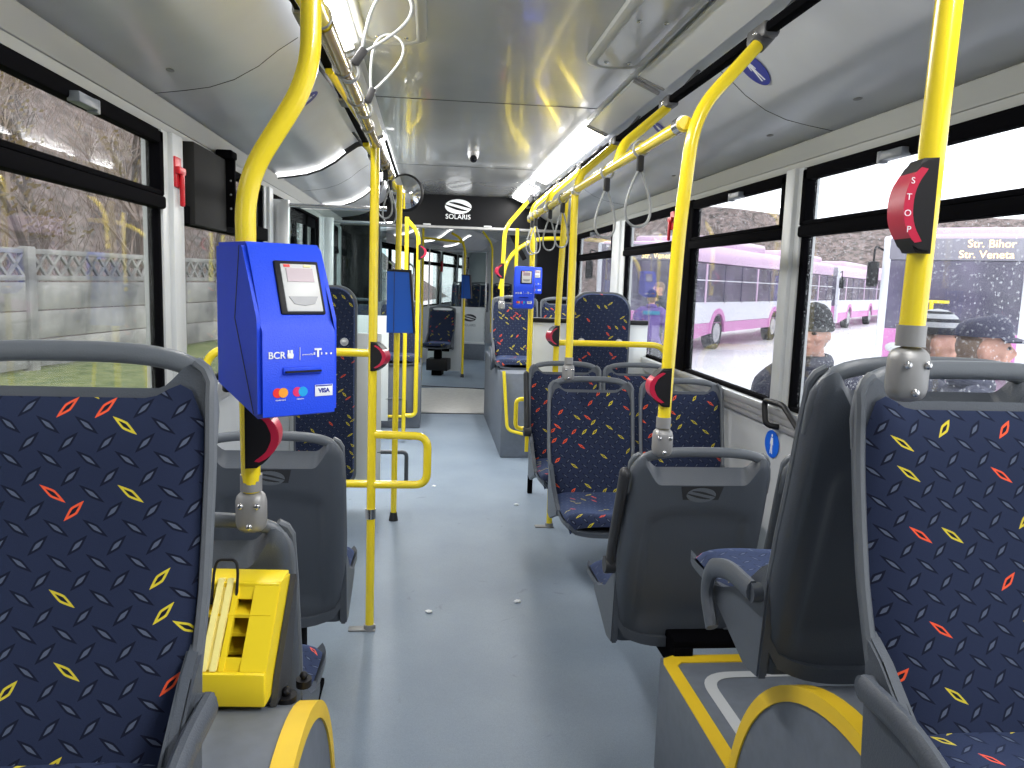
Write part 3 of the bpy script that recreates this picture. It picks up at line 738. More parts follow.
p5=pole('grab_pole','yellow pole carrying the small blue ticket machine right of the aisle, perforated lower end',[(.655,5.20,1.86),(.66,5.20,1.5),(.665,5.20,.42)],.1)
b=B(); b.bb(.652,.678,5.195,5.205,.30,.44,.002); b.done('lower_lug','yellow',p5)
b=B(); b.tube(fillet([(.665,5.2,.66),(.585,5.2,.66),(.585,5.2,.46),(.665,5.2,.46)],.04),.015,10); b.tube(fillet([(.655,5.2,.66),(.80,5.23,.66)],.03),.015,10); b.tube([(.655,5.2,.46),(.80,5.23,.46)],.015,10); b.done('guard_loop','yellow',p5)
p6=pole('grab_pole','yellow pole bending to the ceiling beyond the small ticket machine, with stop button',[(.80,6.55,2.115),(.60,6.6,1.87),(.592,6.6,1.5),(.592,6.6,1.28)],.08,foot='clamp',top=(0,.02,.03))
stop_button(p6,.59,6.6,1.52,(-1,-.3),.13)
p7=pole('grab_pole','thin looking yellow pole between the two blue ticket machines right of the aisle',[(.80,7.5,1.93),(.80,7.5,.70)],.1)
# long horizontal rail and arms
hr=thing('grab_rail','long horizontal yellow rail with hanging straps on the right side','handrail',(.64,2.05,1.84))
b=B(); b.tube([(.648,2.06,1.868),(.64,3.2,1.862),(.64,5.26,1.845)],PR,14); b.done('rail_tube','yellow',hr)
b=B(); b.cyl((.648,2.075,1.868),(.647,2.115,1.868),.022); b.done('rail_collar','chrome',hr)
for (ya,yb) in ((2.96,2.80),(3.80,3.58),(4.66,4.50),(5.45,5.22)):
    b=B(); b.tube(fillet([(.858,ya,2.10),(.80,ya-.04,2.05),(.66,yb,1.93),(.642,yb,1.86)],.09),PR,12); b.done('ceiling_arm','yellow',hr)
for y in (3.56,4.45,4.75,5.2):
    B().cyl((.64,y-.03,1.856),(.64,y+.03,1.856),.0215,14).done('clamp_ring','alu',hr)
rr=thing('grab_rail','horizontal yellow rail bending down at the window, before the tall padded board','handrail',(1.05,4.5,.9))
b=B(); b.tube(fillet([(.728,4.5,1.10),(1.385,4.5,1.10),(1.40,4.5,.70)],.10,8),PR,12); b.done('rail_tube','yellow',rr)
b=B(); b.bb(1.375,1.47,4.47,4.53,.66,.72,.006); b.done('wall_bracket','clamp',rr)
# left side
q1=pole('grab_pole','nearest yellow pole on the left, kinked, carrying the large blue ticket machine',[(-.205,1.40,2.24),(-.205,1.40,1.775),(-.314,1.40,1.60),(-.316,1.42,1.3),(-.322,1.46,1.05)],.065,foot='clamp')
stop_button(q1,-.314,1.43,1.16,(1,.05),.115,.034,.05)
q2=pole('grab_pole','floor standing yellow pole left of the aisle with silver collar and side loop',[(-.22,3.14,1.93),(-.224,3.14,0)],.02,foot='plate')
b=B(); b.cyl((-.224,3.14,.475),(-.224,3.14,.515),.0215,16); b.done('collar','chrome',q2)
b=B(); b.tube(fillet([(-.224,3.14,.82),(.0,3.14,.815),(.0,3.14,.615),(-.224,3.14,.615)],.05),.0165,12); b.done('side_loop','yellow',q2)
stop_button(q2,-.215,3.13,1.135,(1,-.4),.115)
q3=thing('grab_rail','pair of horizontal yellow bars from the looped pole to the left wall','handrail',(-.6,3.16,.6))
b=B(); b.tube(fillet([(-.224,3.15,1.145),(-.86,3.15,1.15),(-.88,3.15,.70)],.10,8),.0165,12); b.tube([(-.224,3.15,.615),(-.94,3.15,.615)],.0165,12); b.done('rail_tube','yellow',q3)
b=B(); b.bb(-.95,-.86,3.12,3.18,.66,.72,.006); b.cyl((-.95,3.15,.615),(-.93,3.15,.615),.03); b.done('wall_bracket','clamp',q3)
q4=pole('grab_pole','floor standing yellow pole behind the looped pole, carrying the blue backed box',[(-.185,4.63,1.96),(-.195,4.63,0)],.02,foot='rubber')
q5=pole('grab_pole','yellow pole with rubber foot left of the aisle just before the articulation',[(-.21,6.9,1.95),(-.215,6.9,.05),(-.215,6.9,.03)],.02,foot='rubber')
q6=pole('grab_pole','yellow pole curving over and down to a low bend, left of the aisle',[(-.21,6.9,1.93),(-.11,6.9,1.82),(-.11,6.9,.24),(-.21,6.9,.24)],.09)
stop_button(q6,-.10,6.88,1.66,(1,-.1),.13)
q7=thing('grab_rail','yellow handrail in clear sleeve with ring clamps along the left ceiling','handrail',(-.22,2.0,1.93))
b=B(); b.tube([(-.215,1.42,1.925),(-.22,3.0,1.945),(-.215,4.75,1.955)],PR,14); b.done('rail_tube','yellow',q7)
b=B(); b.tube([(-.215,1.62,1.927),(-.22,2.9,1.943),(-.216,4.0,1.952)],.0195,14,cap=False); b.done('clear_sleeve','clear',q7)
for y in (1.60,1.98,2.32,2.75,3.18,3.6,4.0,4.7):
    B().cyl((-.218,y-.006,1.93+.008*(y-1.4)),(-.218,y+.006,1.93+.008*(y-1.4)),.0235,14).done('ring_clamp','clamp',q7)
for ya,yb in ((2.2,2.45),(3.2,3.5),(4.63,4.63)):
    b=B(); b.tube(fillet([(-.335,ya-.5,2.10),(-.30,ya-.35,2.06),(-.235,yb,2.0),(-.215,yb+.12,1.95)],.09),PR,12); b.done('ceiling_arm','yellow',q7)
# hanging straps
def strap_proto():
    root=thing('hanging_strap','x','strap',(0,0,0))
    b=B(); b.tube([(.024*math.cos(t*math.pi/8),0,.0+.024*math.sin(t*math.pi/8)) for t in range(16)],.0045,8,closed=True,flat=(1,1.6)); b.done('rail_band','strap',root)
    b=B(); b.box((0,0,-.045),(.022,.020,.05),.006); b.tube([(0,0,-.02),(0,0,-.03)],.007,8); b.done('strap_lock','rubber',root)
    b=B(); P=[]
    for k in range(41):
        t=k/40*2*math.pi; w=.042*math.sin(t)*(1-.15*math.cos(t)) ; zz=-.155+.095*math.cos(t)
        ww=math.sin(t)*.046*(math.sin(t/2))**.8 if False else w*(.35+.65*(1-math.cos(t))/2)
        P.append((ww*1.3,ww*.3,zz*.92-.008))
    b.tube(P[:-1],.0042,8,closed=True); b.done('strap_loop','strap',root)
    return root
sp=strap_proto()
sp.location=(.64,2.47,1.866); sp['label']='grey hanging strap on the right rail, nearest and lowest hanging'; sp['group']='straps on the right rail'
for i,(y,l) in enumerate(((2.94,'grey hanging strap on the right rail, second from the near end'),(3.93,'grey hanging strap just before the floor standing pole on the right rail'),(4.35,'small grey hanging strap halfway to the far end of the right rail'),(4.95,'small grey hanging strap near the far end of the right rail'),(5.12,'grey hanging strap at the very end of the right rail'))):
    copy_tree(sp,(.64,y,1.855),R(20 if i else 8),l,'straps on the right rail')
for y,l,rx,sc,rz in ((2.0,'grey strap loop flung up over the left rail, larger of the two',R(214),.98,R(70)),(2.45,'grey strap loop flung up over the left rail, smaller one behind',R(202),.98,R(60))):
    c=copy_tree(sp,(-.205,y,1.925+.008*(y-1.4)),0,l,'straps on the left rail'); c.rotation_euler=(0,rx,R(10)); c.scale=(sc,sc,sc)
for y,l in ((3.75,'tangled grey strap hanging from the left rail before the round mirror'),(4.15,'grey strap hanging from the left rail beside the round mirror')):
    copy_tree(sp,(-.216,y,1.95),R(30),l,'straps on the left rail')
# ---------------------------------------------------------------- ticket machines
def validator(nm,label,mtx,body='blue',face=True):
    """local: x right, y depth (away), z up; front face at y=0 lower half; origin bottom centre of front"""
    root=thing(nm,label,'ticket machine',(0,0,0)); w=.065
    prof=[(0,.005),(0,.135),(.012,.150),(.055,.262),(.062,.268),(.175,.268),(.175,.035),(.02,.0)]
    b=B(); b.prism(prof,'x',-w,w,.006); b.done('housing',body,root)
    b=B(); b.prism([(.176,.02),(.19,.02),(.19,.25),(.176,.25)],'x',-w*.8,w*.8,.002); b.done('rear_plate','black',root)
    for sx in (-1,1):
        b=B(); b.prism([(.07,.262),(.072,.262),(.0935,.15),(.0215,.008),(.0195,.008),(.091,.15)],'x',sx*(w-.0005),sx*(w+.0007)); b.done('side_seam','prnd',root)
    if face:
        n=Vector((0,-.112,.043)).normalized(); up=Vector((0,.043,.112)).normalized(); o=Vector((0,.034,.207))
        F=lambda x,z,d=0: Matrix.Translation(o+up*-.008)@frame((0,0,0),(1,0,0),up)@Matrix.Translation((x,z,d))
        b=B(); b.box((0,0,0),(.074,.088,.006),.004); b.xf(F(.014,0,.001)); fr=b.done('display_bezel','black',root)
        b=B(); b.box((0,0,0),(.060,.078,.004),.002); b.xf(F(.016,-.001,.0035)); b.done('display_plate','screenw',fr)
        b=B(); b.box((0,0,0),(.044,.022,.001)); b.xf(F(.016,.019,.0062)); b.done('display_screen','screen',fr)
        b=B(); b.prism([(-.024,.006),(.024,.006),(.017,-.006),(0,-.009),(-.017,-.006)],'z',0,.001); b.xf(F(.016,-.022,.0057)); b.done('card_reader_mark','screeng',fr)
        b=B(); b.box((0,0,0),(.010,.004,.001)); b.xf(F(-.004,.034,.0062)); b.done('display_mark','redp',fr)
        b=B(); b.box((0,0,0),(.012,.003,.001)); b.xf(F(.030,.034,.0062)); b.done('display_mark','ylight',fr)
        G=lambda x,z,d=.0008: frame((x,-d,z),(1,0,0),(0,0,1))
        text('lettering','BCR',.0145,'prn',G(-.037,.098),root,.0004,bold=.00025)
        b=B(); b.box((0,-.001,0),(.009,.008,.001),.002); b.box((-.003,.002,0),(.003,.012,.001),.001); b.box((.002,.004,0),(.004,.008,.001),.001); b.box((0,0,0),(.010,.004,.0012)); b.xf(G(-.0155,.098)); b.done('bank_mark','prn',root)
        b=B(); b.box((0,0,0),(.0006,.020,.001)); b.xf(G(.000,.100)); b.done('divider','prn',root)
        text('lettering','powered by',.0038,'prn',G(.013,.0985),root,.0003)
        text('lettering','T',.018,'prn',G(.030,.100),root,.0004,bold=.0008)
        b=B(); b.box((-.006,.0005,0),(.002,.004,.001)); b.box((.006,.0005,0),(.002,.004,.001)); b.box((.014,0,0),(.0028,.0028,.001)); b.box((.022,0,0),(.0028,.0028,.001)); b.xf(G(.030,.099)); b.done('phone_mark','prn',root)
        b=B(); b.box((0,0,0),(.064,.005,.012),.002); b.xf(Matrix.Translation((.004,-.001,.074))); b.done('slot_lip','blue',root)
        b=B(); b.box((.004,-.005,.073),(.058,.006,.0025)); b.done('ticket_slot','gap',root)
        def disc(x,z,m,d): 
            q=B(); q.prism([(.0075*math.cos(k*math.pi/14),.0075*math.sin(k*math.pi/14)) for k in range(28)],'z',0,d); q.xf(G(x,z,.0)); q.done('card_mark',m,root)
        disc(-.036,.041,'redp',.0008); disc(-.027,.041,'orange',.0012)
        disc(-.004,.041,'pinkp',.0008); disc(.005,.041,'cyanp',.0012)
        text('lettering','mastercard',.0036,'prn',G(-.0315,.030),root,.0003); text('lettering','maestro',.0036,'prn',G(.0005,.030),root,.0003)
        b=B(); b.box((0,0,0),(.030,.018,.001),.0004); b.xf(G(.040,.041)); vp=b.done('card_mark','prn',root)
        b=B(); b.box((0,.0075,0),(.028,.002,.0008)); b.xf(G(.040,.041,.0012)); b.done('card_stripe','navyp',root)
        text('lettering','VISA',.0095,'navyp',G(.040,.0405,.0015),root,.0003,bold=.0004)
    b=B(); b.cyl((0,.19,.07),(0,.225,.07),.012,10); b.cyl((0,.19,.2),(0,.225,.2),.012,10); b.done('pole_clamp','darkm',root)
    m=CUR@mtx; root.location=m.to_translation(); root.rotation_euler=m.to_euler(); sc=m.to_scale(); root.scale=sc; WM[root.name]=m
    return root
validator('ticket_validator','large blue ticket machine with pale screen and card logos, nearest on the left pole',Matrix.Translation((-.198,1.236,1.227))@Matrix.Rotation(R(34),4,'Z'))
validator('ticket_validator','small blue ticket machine with lit screen right of the aisle',Matrix.Translation((.585,5.0,1.27))@Matrix.Rotation(R(-9),4,'Z'))
validator('ticket_validator','tiny blue ticket machine farther back right of the aisle, behind the first small one',Matrix.Translation((.95,7.2,1.33))@Matrix.Rotation(R(-6),4,'Z')@Matrix.Scale(.9,4))
# machines seen from behind
def box_back(nm,label,x,y,z,rz,w=.145,h=.345):
    root=thing(nm,label,'ticket machine',(x,y,z),rz)
    sv=CUR.copy(); m=WM[root.name]
    b=B(); b.prism([(-w*.5,0),(w*.55,0),(w*.36,h),(-w*.5,h)],'y',-.045,.045,.004); b.xf(Matrix.Translation((x,y,z))@Matrix.Rotation(rz,4,'Z')); b.done('housing','bluel',root)
    b=B(); P=[(w*.55,0),(w*.36,h),(-w*.5,h)]; q=[(w*.62,0),(w*.43,h+.012),(-w*.5,h+.012)]
    b.prism(P+q[::-1],'y',-.048,.048,.002); b.xf(Matrix.Translation((x,y,z))@Matrix.Rotation(rz,4,'Z')); b.done('rubber_edge','rubber',root)
    b=B(); b.box((-w*.22,-.0465,h*.5),(.003,.002,h*.98)); b.xf(Matrix.Translation((x,y,z))@Matrix.Rotation(rz,4,'Z')); b.done('seam','prnd',root)
    return root
box_back('ticket_validator','plain blue ticket machine side with black edge, left of the aisle',-.172,4.57,1.13,0)
# ---------------------------------------------------------------- small fittings
mr=thing('round_mirror','round convex mirror with black rim under the left ceiling','mirror',(-.165,4.95,1.95))
b=B(); b.ball((-.165,4.95,1.952),(.112,.022,.115),32); b.done('mirror_shell','black',mr)
b=B()
def dome(u,v):
    a=u*2*math.pi; r=v*.096; return Vector((-.165+r*math.cos(a),4.925-.02*math.cos(v*1.3),1.952+r*1.03*math.sin(a)))
b.grid(dome,32,8); b.done('mirror_face','mirror',mr)
b=B(); b.tube([(-.19,4.96,1.99),(-.24,4.9,2.12),(-.28,4.85,2.24)],.009,8); b.done('mirror_arm','black',mr)
cm=thing('dome_camera','small black surveillance camera on the ceiling, centre of the bus','camera',(.27,5.5,2.25))
b=B(); b.cyl((.27,5.5,2.30),(.27,5.5,2.275),.040,20); b.ball((.27,5.5,2.27),(.036,.036,.032),18); b.done('camera_body','clamp',cm)
b=B(); b.cyl((.27,5.49,2.258),(.27,5.455,2.245),.024,16); b.done('camera_barrel','black',cm); B().ball((.27,5.453,2.244),(.014,.006,.014),12).done('camera_lens','blackg',cm)
def hatch(x0,x1,y0,y1,label,r=.07):
    root=thing('roof_hatch',label,'hatch',((x0+x1)/2,(y0+y1)/2,2.27))
    def ro(i,z):
        P=[]
        for cx,cy,a in ((x1-i-r,y1-i-r,0),(x0+i+r,y1-i-r,90),(x0+i+r,y0+i+r,180),(x1-i-r,y0+i+r,270)):
            for k in range(7): t=R(a+k*15); P.append((cx+r*math.cos(t),cy+r*math.sin(t),z))
        return P
    b=B(); L=[[b.b.verts.new(p) for p in q] for q in (ro(0,2.299),ro(.002,2.282),ro(.022,2.272),ro(.035,2.276))]; n=len(L[0])
    for a in range(3):
        for i in range(n): b.b.faces.new((L[a][i],L[a][(i+1)%n],L[a+1][(i+1)%n],L[a+1][i]))
    b.done('hatch_frame','cove',root)
    b=B(); b.b.faces.new([b.b.verts.new(p) for p in ro(.034,2.276)]); b.done('hatch_cover','ceil',root)
    for cx,cy in ((x0+.07,y0+.10),(x1-.07,y0+.10),(x0+.07,y1-.10),(x1-.07,y1-.10),(x0+.07,(y0+y1)/2),(x1-.07,(y0+y1)/2)):
        B().ball((cx,cy,2.274),(.009,.009,.004),10).done('cover_screw','chrome',root)
    return root
hatch(.572,.80,2.0,3.16,'grey ceiling hatch cover with pale rounded frame, right of the middle')
hatch(-.27,-.03,1.7,3.02,'brushed metal ceiling hatch panel beside the left strip light')
# strip lamps
def strip(x,y0,y1,lit,label):
    s=-1 if x<0 else 1
    root=thing('strip_light',label,'lamp',(x,(y0+y1)/2,2.25))
    b=B(); b.prism([(x-s*.035,2.290),(x+s*.075,2.243),(x+s*.073,2.236),(x-s*.037,2.281)],'y',y0,y1); b.done('diffuser','glint' if lit=='soft' else 'lamp' if lit else 'lampoff',root)
    for y in (y0-.012,y1+.012):
        b=B(); b.prism([(x-s*.035,2.290),(x+s*.075,2.243),(x+s*.072,2.232),(x-s*.038,2.278)],'y',y-.01,y+.01); b.done('end_cap','clamp',root)
for i,(x,a,c) in enumerate(LIT):
    strip(x,a,c,True,['glowing strip light above the left handrail, nearest','glowing strip light on the left near the mirror','glowing strip light over the right handrail, brightest patch','glowing strip light overhead right of the camera','glowing strip light at the far right end of the ceiling'][i])
strip(.855,3.35,4.28,False,'unlit ribbed strip light cover between the right hatch and the glowing tube'); strip(.855,1.4,3.25,False,'unlit strip light cover beside the right ceiling hatch')
strip(-.335,3.2,4.9,False,'unlit strip light cover on the left between the two glowing ones')
# stickers
def duct_frame(s,o):
    h=half(s)
    for (a,za),(c,zc) in zip(h,h[1:]):
        if a<=o<=c:
            t=(o-a)/(c-a); z=za+(zc-za)*t; d=Vector((s*(c-a),0,zc-za)).normalized()
            return Vector((XC+s*o,0,z)),d
p,d=duct_frame(1,.80); 
def sticker_duct(s,o,y,w,h,label,m,z=.003):
    p,d=duct_frame(s,o); r=Vector((0,1,0)); 
    # reads with its head towards the aisle side of the duct
    up=-d; n=Vector((-abs(d.z)*s,0,-abs(d.x))).normalized(); r=up.cross(n)
    mtx=frame((p.x+n.x*z,y,p.z+n.z*z),r,up)
    t=thing('walking_person_sticker',label,'sticker',(p.x,y,p.z)); walker('sticker_disc',w,h,mtx,t,m); return t
sticker_duct(1,.80,2.66,.13,.145,'dark blue oval sticker with white walking figure on the right ceiling panel','navyp')
sticker_duct(-1,.80,3.55,.11,.12,'dark oval sticker with white figure on the left ceiling panel behind the sleeved rail','navyp')
sticker_duct(1,.80,3.75,.10,.10,'small dark blue sticker half hidden above the right handrail','navyp')
t=thing('walking_person_sticker','bright blue oval sticker with white walking figure on the right wall below the window','sticker',(1.468,3.19,.79))
walker('sticker_disc',.14,.118,frame((1.467,3.19,.79),(0,-1,0),(0,0,1)),t,'skyp')
# wall handle
wh=thing('wall_grab_bar','black grab handle on the right wall below the window post','handle',(1.43,3.0,.9))
b=B(); b.tube(fillet([(1.45,3.10,.88),(1.40,3.12,.885),(1.405,3.16,.985),(1.405,2.98,.99),(1.40,2.70,.86),(1.45,2.70,.85)],.035),.012,10); b.done('handle_bar','black',wh)
# emergency hammers
def hammer(x,y,z,s,label):
    t=thing('emergency_hammer',label,'hammer',(x,y,z))
    b=B(); b.bb(x-.012,x+.012,y-.035,y+.035,z-.06,z+.05,.006); b.done('hammer_holder','red',t)
    b=B(); b.box((x+s*.018,y,z+.0),(.02,.075,.028),.006); b.box((x+s*.02,y+.01,z-.06),(.016,.022,.13),.006); b.done('hammer_head','red',t)
    b=B(); b.cyl((x+s*.02,y+.035,z),(x+s*.02,y+.055,z),.008,10,r2=.002); b.done('hammer_tip','chrome',t)
hammer(-.925,3.04,1.80,1,'red emergency hammer on the pale window post at the left')
hammer(1.445,4.72,1.84,-1,'red emergency hammer on the right window divider, partly behind a yellow pole')
# black display housing on the left window
dp=thing('display_housing','black display housing with three rivets high on the left wall, beside the red hammer','display',(-.90,3.5,1.6))
b=B(); b.bb(-.95,-.90,3.19,3.66,1.62,1.93,.006); b.done('display_case','gap',dp)
b=B(); b.bb(-.95,-.865,3.66,3.69,1.64,1.95,.004); b.bb(-.93,-.86,3.60,3.70,1.93,1.965,.008); b.done('side_bracket','darkm',dp)
for z in (1.72,1.78,1.84): B().ball((-.880,3.658,z),(.005,.004,.005),8).done('rivet','clamp',dp)
# small round plugs on ducts
for s,pl in ((1,[2.45,4.05,4.35,3.1]),(-1,[1.95,2.6])):
    for y in pl:
        p,d=duct_frame(s,1.06); o=B().ball((p.x,y,p.z-.001),(.012,.022,.004),12).done('vent_plug','clamp'); tag(o,'small dark oval plug in the %s ceiling panel above the windows'%('right' if s>0 else 'left'),'plug','plugs in the %s ceiling panel'%('right' if s>0 else 'left'))
# tube reflections on the curved duct edges over the door, modelled as glowing strips
for y in (4.92,6.95):
    t=thing('arched_duct_glint','curved painted reflection glowing across the left ceiling panel, %s'%('nearest' if y<6 else 'second'),'lamp',(-.6,y,2.1))
    b=B(); P=[(XC-o,y,z-.012) for o,z in half(-1)[3:]]; b.tube(P[2:],.011,8); b.done('curved_glint','glint',t)
    b=B(); P=[(XC-o,y+.03,z-.006) for o,z in half(-1)[3:]]; b.tube(P,.012,8,flat=(1,2)); b.done('curved_seal','rubber',t)
# litter on the floor
for x,y,l in ((.02,3.30,'small crumpled paper scrap on the floor right of the looped pole'),(.58,4.95,'small crumb on the floor beyond the right seats'),(.42,3.40,'pale scrap of paper in the middle of the aisle floor'),(.05,5.4,'tiny scrap on the aisle floor near the blue backed box')):
    b=B(); b.ball((x,y,.006),(.017,.013,.006),8)
    for v in b.b.verts: v.co+=Vector((random.uniform(-.003,.003),random.uniform(-.003,.003),0))
    tag(b.done('paper_scrap','prn',smooth=False),l,'litter')
# ---------------------------------------------------------------- yellow wheel chock
ck=thing('wheel_chock','bright yellow slotted wheel chock on the left arch behind the near seat','chock',(-.33,1.34,.70))
cm_=Matrix.Translation((-.335,1.285,.730))@Matrix.Rotation(R(-4),4,'Z')@Matrix.Diagonal((.74,.86,.75,1))
def CK(b,n,m,par=None): b.xf(cm_); return b.done(n,m,par or ck)
b=B(); y0,y1=0,.19
# sloping face with slots, side cheeks, lower lip
for x0,x1 in ((-.10,-.070),(-.008,.004),(.040,.098)): b.prism([(.0,.075),(.012,.075),(.128,.225),(.115,.232)],'x',x0,x1)
b.prism([(.0,.06),(.012,.06),(.03,.092),(.018,.098)],'x',-.10,.098); b.prism([(.098,.198),(.11,.19),(.128,.225),(.115,.232)],'x',-.10,.098)
for x in (-.104,.088): b.prism([(0,.0),(.18,.0),(.19,.22),(.118,.232),(0,.075)],'x',x,x+.012)
b.bb(-.104,.10,-.012,.002,-.002,.075,.004); b.bb(-.10,.098,.178,.19,.0,.22); b.bb(-.10,.098,.11,.19,.219,.231,.003)
CK(b,'chock_body','yplastic')
b=B()
for z in (.03,.075,.12,.165): b.bb(-.09,.088,.07,.17,z,z+.008)
CK(b,'inner_rib','yplastic')
b=B(); 
for x in (-.040,-.018): b.prism([(-.006,.078),(.004,.078),(.125,.236),(.113,.240)],'x',x-.007,x+.007)
b.prism([(.002,.078),(.010,.078),(.124,.228),(.118,.232)],'x',-.042,-.014); CK(b,'slide_channel','ylight')
b=B(); b.tube(fillet([(-.058,.095,.185),(-.056,.11,.26),(-.050,.115,.285),(-.006,.115,.285),(.0,.11,.26),(.0,.095,.185)],.012),.0035,8)
CK(b,'wire_bail','black')
b=B(); b.prism([(.02,-.02),(.14,-.02),(.20,.20),(.19,.22),(.05,.04)],'x',.102,.116); b.bb(-.09,.09,.03,.17,-.035,-.004,.004); CK(b,'holder_bracket','shelldark')
b=B(); b.cyl((.125,.07,-.022),(.125,.07,-.036),.024,14); b.ball((.125,.07,-.014),.011,10); b.done('x','black') if 0 else None; CK(b,'fixing_knob','black')
b=B(); b.cyl((.15,.13,-.018),(.15,.13,-.036),.019,14); b.ball((.15,.13,-.010),.010,10); CK(b,'fixing_knob','black')
# ---------------------------------------------------------------- rear section, swung a little to the right
CC=Vector((.26,9.4,0))
CUR=Matrix.Translation(CC)@Matrix.Rotation(R(-12),4,'Z')@Matrix.Translation(-CC)
b=B(); b.bb(XL-.05,XR+.05,10.45,18.0,-.06,.0); struct(b.done('floor_rear','floor'))
ceiling_section(10.5,18.0,'_rear')
for s,n in ((-1,'left'),(1,'right')):
    x=XL if s<0 else XR
    for a,c in (((12.9,18.0),) if s<0 else ((10.45,18.0),)):
        b=B(); b.bb(*sorted((x,x+s*.06)),a,c,0,.95); struct(b.done('wall_rear_'+n,'wall'))
    b=B(); b.bb(*sorted((x,x+s*.06)),10.45,18,1.9,2.36); struct(b.done('wall_rear_upper_'+n,'wall'))
    for a,c in ((10.45,10.62),(12.9,13.05),(14.6,14.8),(16.3,16.5),(17.8,18.0)):
        b=B(); b.bb(*sorted((x-s*.01,x+s*.06)),a,c,.0 if s<0 and a<12.95 else .9,1.93,.005); struct(b.done('trim_window_post_rear_'+n,'post'))
for y0,y1 in ((13.05,14.6),(14.8,16.3),(16.5,17.8)): window(-1,y0,y1,'glassL')
for y0,y1 in ((10.62,12.9),(13.05,14.6),(14.8,16.3),(16.5,17.8)): window(1,y0,y1,'glassR')
door('door_2',10.62,12.9)
b=B(); b.bb(XL-.05,XR+.05,18.0,18.06,0,2.36); struct(b.done('wall_back','wall'))
b=B(); b.bb(XL,XR+.05,10.45,10.5,0.0,.0+.004); struct(b.done('trim_floor_edge_rear','gap'))
for y,x1 in ((12.95,-.5),(14.05,-.22)):
    pass
t=thing('draught_screen','white screen panel with dark oval emblem in the rear section','screen',(-.45,14.0,0))
b=B(); b.bb(XL-.0,.01,13.99,14.02,.33,.95,.003); b.done('lower_panel','white',t)
b=B(); b.bb(XL,.01,13.985,14.02,.02,.30,.003); b.done('kick_panel','podgrey',t); b=B(); b.bb(XL,.01,13.98,14.03,.30,.335,.004); b.done('lower_rail','alu',t)
b=B(); b.tube([(XL,14,1.92),(.05,14,1.92)],.014,8); b.bb(-.01,.02,13.99,14.02,0,1.95,.004); b.done('top_bar','chrome',t)
b=B(); b.bb(XL,-.01,14.0,14.006,.95,1.9); b.done('upper_glass','glassI',t,smooth=False)
logo('emblem',.24,'prnd',frame((-.27,13.985,.76),(1,0,0),(0,0,1)),t); text('lettering','SOLARIS',.06,'tape' if False else 'armgrey',frame((-.27,13.985,.63),(1,0,0),(0,0,1)),t)
t=thing('draught_screen','tall white side panel beside the lone seat in the rear section','screen',(-.2,12.2,0))
b=B(); b.bb(-.62,-.10,12.15,12.19,.02,.92,.004); b.done('lower_panel','white',t); b=B(); b.tube(fillet([(-.62,12.17,.92),(-.62,12.17,1.9),(-.10,12.17,1.9),(-.10,12.17,.0)],.03),.012,8); b.done('screen_frame','alu',t)
P_ped=copy_tree(P_nb2,(-.38,11.92,.02),TO,'lone navy patterned seat on a black box pedestal, facing forward in the rear section')
t=thing('seat_pedestal','black box pedestal under the lone seat in the rear section','pedestal',(-.38,11.75,0))
b=B(); b.bb(-.52,-.20,11.60,11.88,.08,.25,.01); b.done('pedestal_box','black',t); b=B(); b.bb(-.42,-.32,11.66,11.80,.25,.40,.01); b.bb(-.52,-.2,11.7,11.74,.36,.40,.004); b.bb(-.45,-.3,11.65,11.85,0,.08,.01); b.done('pedestal_post','darkm',t)
for x,y,l in ((-.42,14.7,'navy patterned seat beyond the white emblem panel in the rear section'),(-.71,15.6,'navy patterned seat near the rear left window'),(.75,14.5,'navy patterned seat at the right of the rear section'),(1.2,14.5,'navy patterned window seat at the right of the rear section'),(-.1,17.2,'middle seat of the last row'),(-.6,17.2,'left seat of the last row')):
    copy_tree(P_nb2,(x,y,.38),TO,l)
for pts,l in (([(-.18,11.28,2.0),(-.18,11.28,0.02)],'yellow pole in the rear section carrying a blue backed box'),):
    q=pole('grab_pole',l,[(-.10,11.2,2.07),(.02,11.28,2.0),(.08,11.28,1.85),(.08,11.28,.04)],.1,foot='rubber')
pole('grab_pole','yellow pole left of the lone seat in the rear section',[(-.44,10.9,2.2),(-.44,10.9,.02)],.02)
pole('grab_pole','curved yellow pole on the right side of the rear section aisle',[(.10,12.8,2.2),(.26,12.8,2.0),(.28,12.8,.6)],.12)
b=B(); b.tube(fillet([(-.44,10.9,1.98),(.06,11.28,1.95)],.05),.017,10); tag(b.done('grab_rail','yellow'),'short horizontal yellow rail under the ceiling of the rear section','handrail')
hm=B(); hm.bb(-.93,-.90,14.6,14.7,1.55,1.75,.01); tag(hm.done('emergency_hammer','red'),'tiny red hammer holder on a rear window post','hammer')
for y in (11.2,13.0,14.8):  # bright ceiling reflections built as emissive curves, not lamps
    t=thing('arched_duct_glint','curved painted reflection glowing across the rear section ceiling, %s'%({11.2:'nearest',13.0:'middle',14.8:'farthest'}[y]),'lamp',(-.6,y,2.1))
    b=B(); P=[(XC-o,y,z-.012) for o,z in half(-1)[3:]]; b.tube(P,.014,8); b.done('curved_glint','glint',t)
for s,x in ((-1,-.335),(1,.855)):
    strip(x,11.0,16.5,False,'long strip light on the %s of the rear section ceiling'%('left' if s<0 else 'right'))
mm=CUR.copy()
box_back('ticket_validator','flat blue back of a ticket machine on the rear section pole',-.14+.26,11.22,1.17,0,w=.13,h=.32)
CUR=Matrix.Identity(4)
pp=thing('interior_display','tilted black panel edge with pale face by the right portal corner','display',(.95,8.6,1.7))
b=B(); b.box((.93,8.7,1.83),(.05,.05,.36),.006,rot=Matrix.Rotation(R(-30),3,'Y')); b.done('display_arm','black',pp); b=B(); b.bb(.80,1.35,8.62,8.66,1.93,2.02,.006); b.done('display_face','screenw',pp)
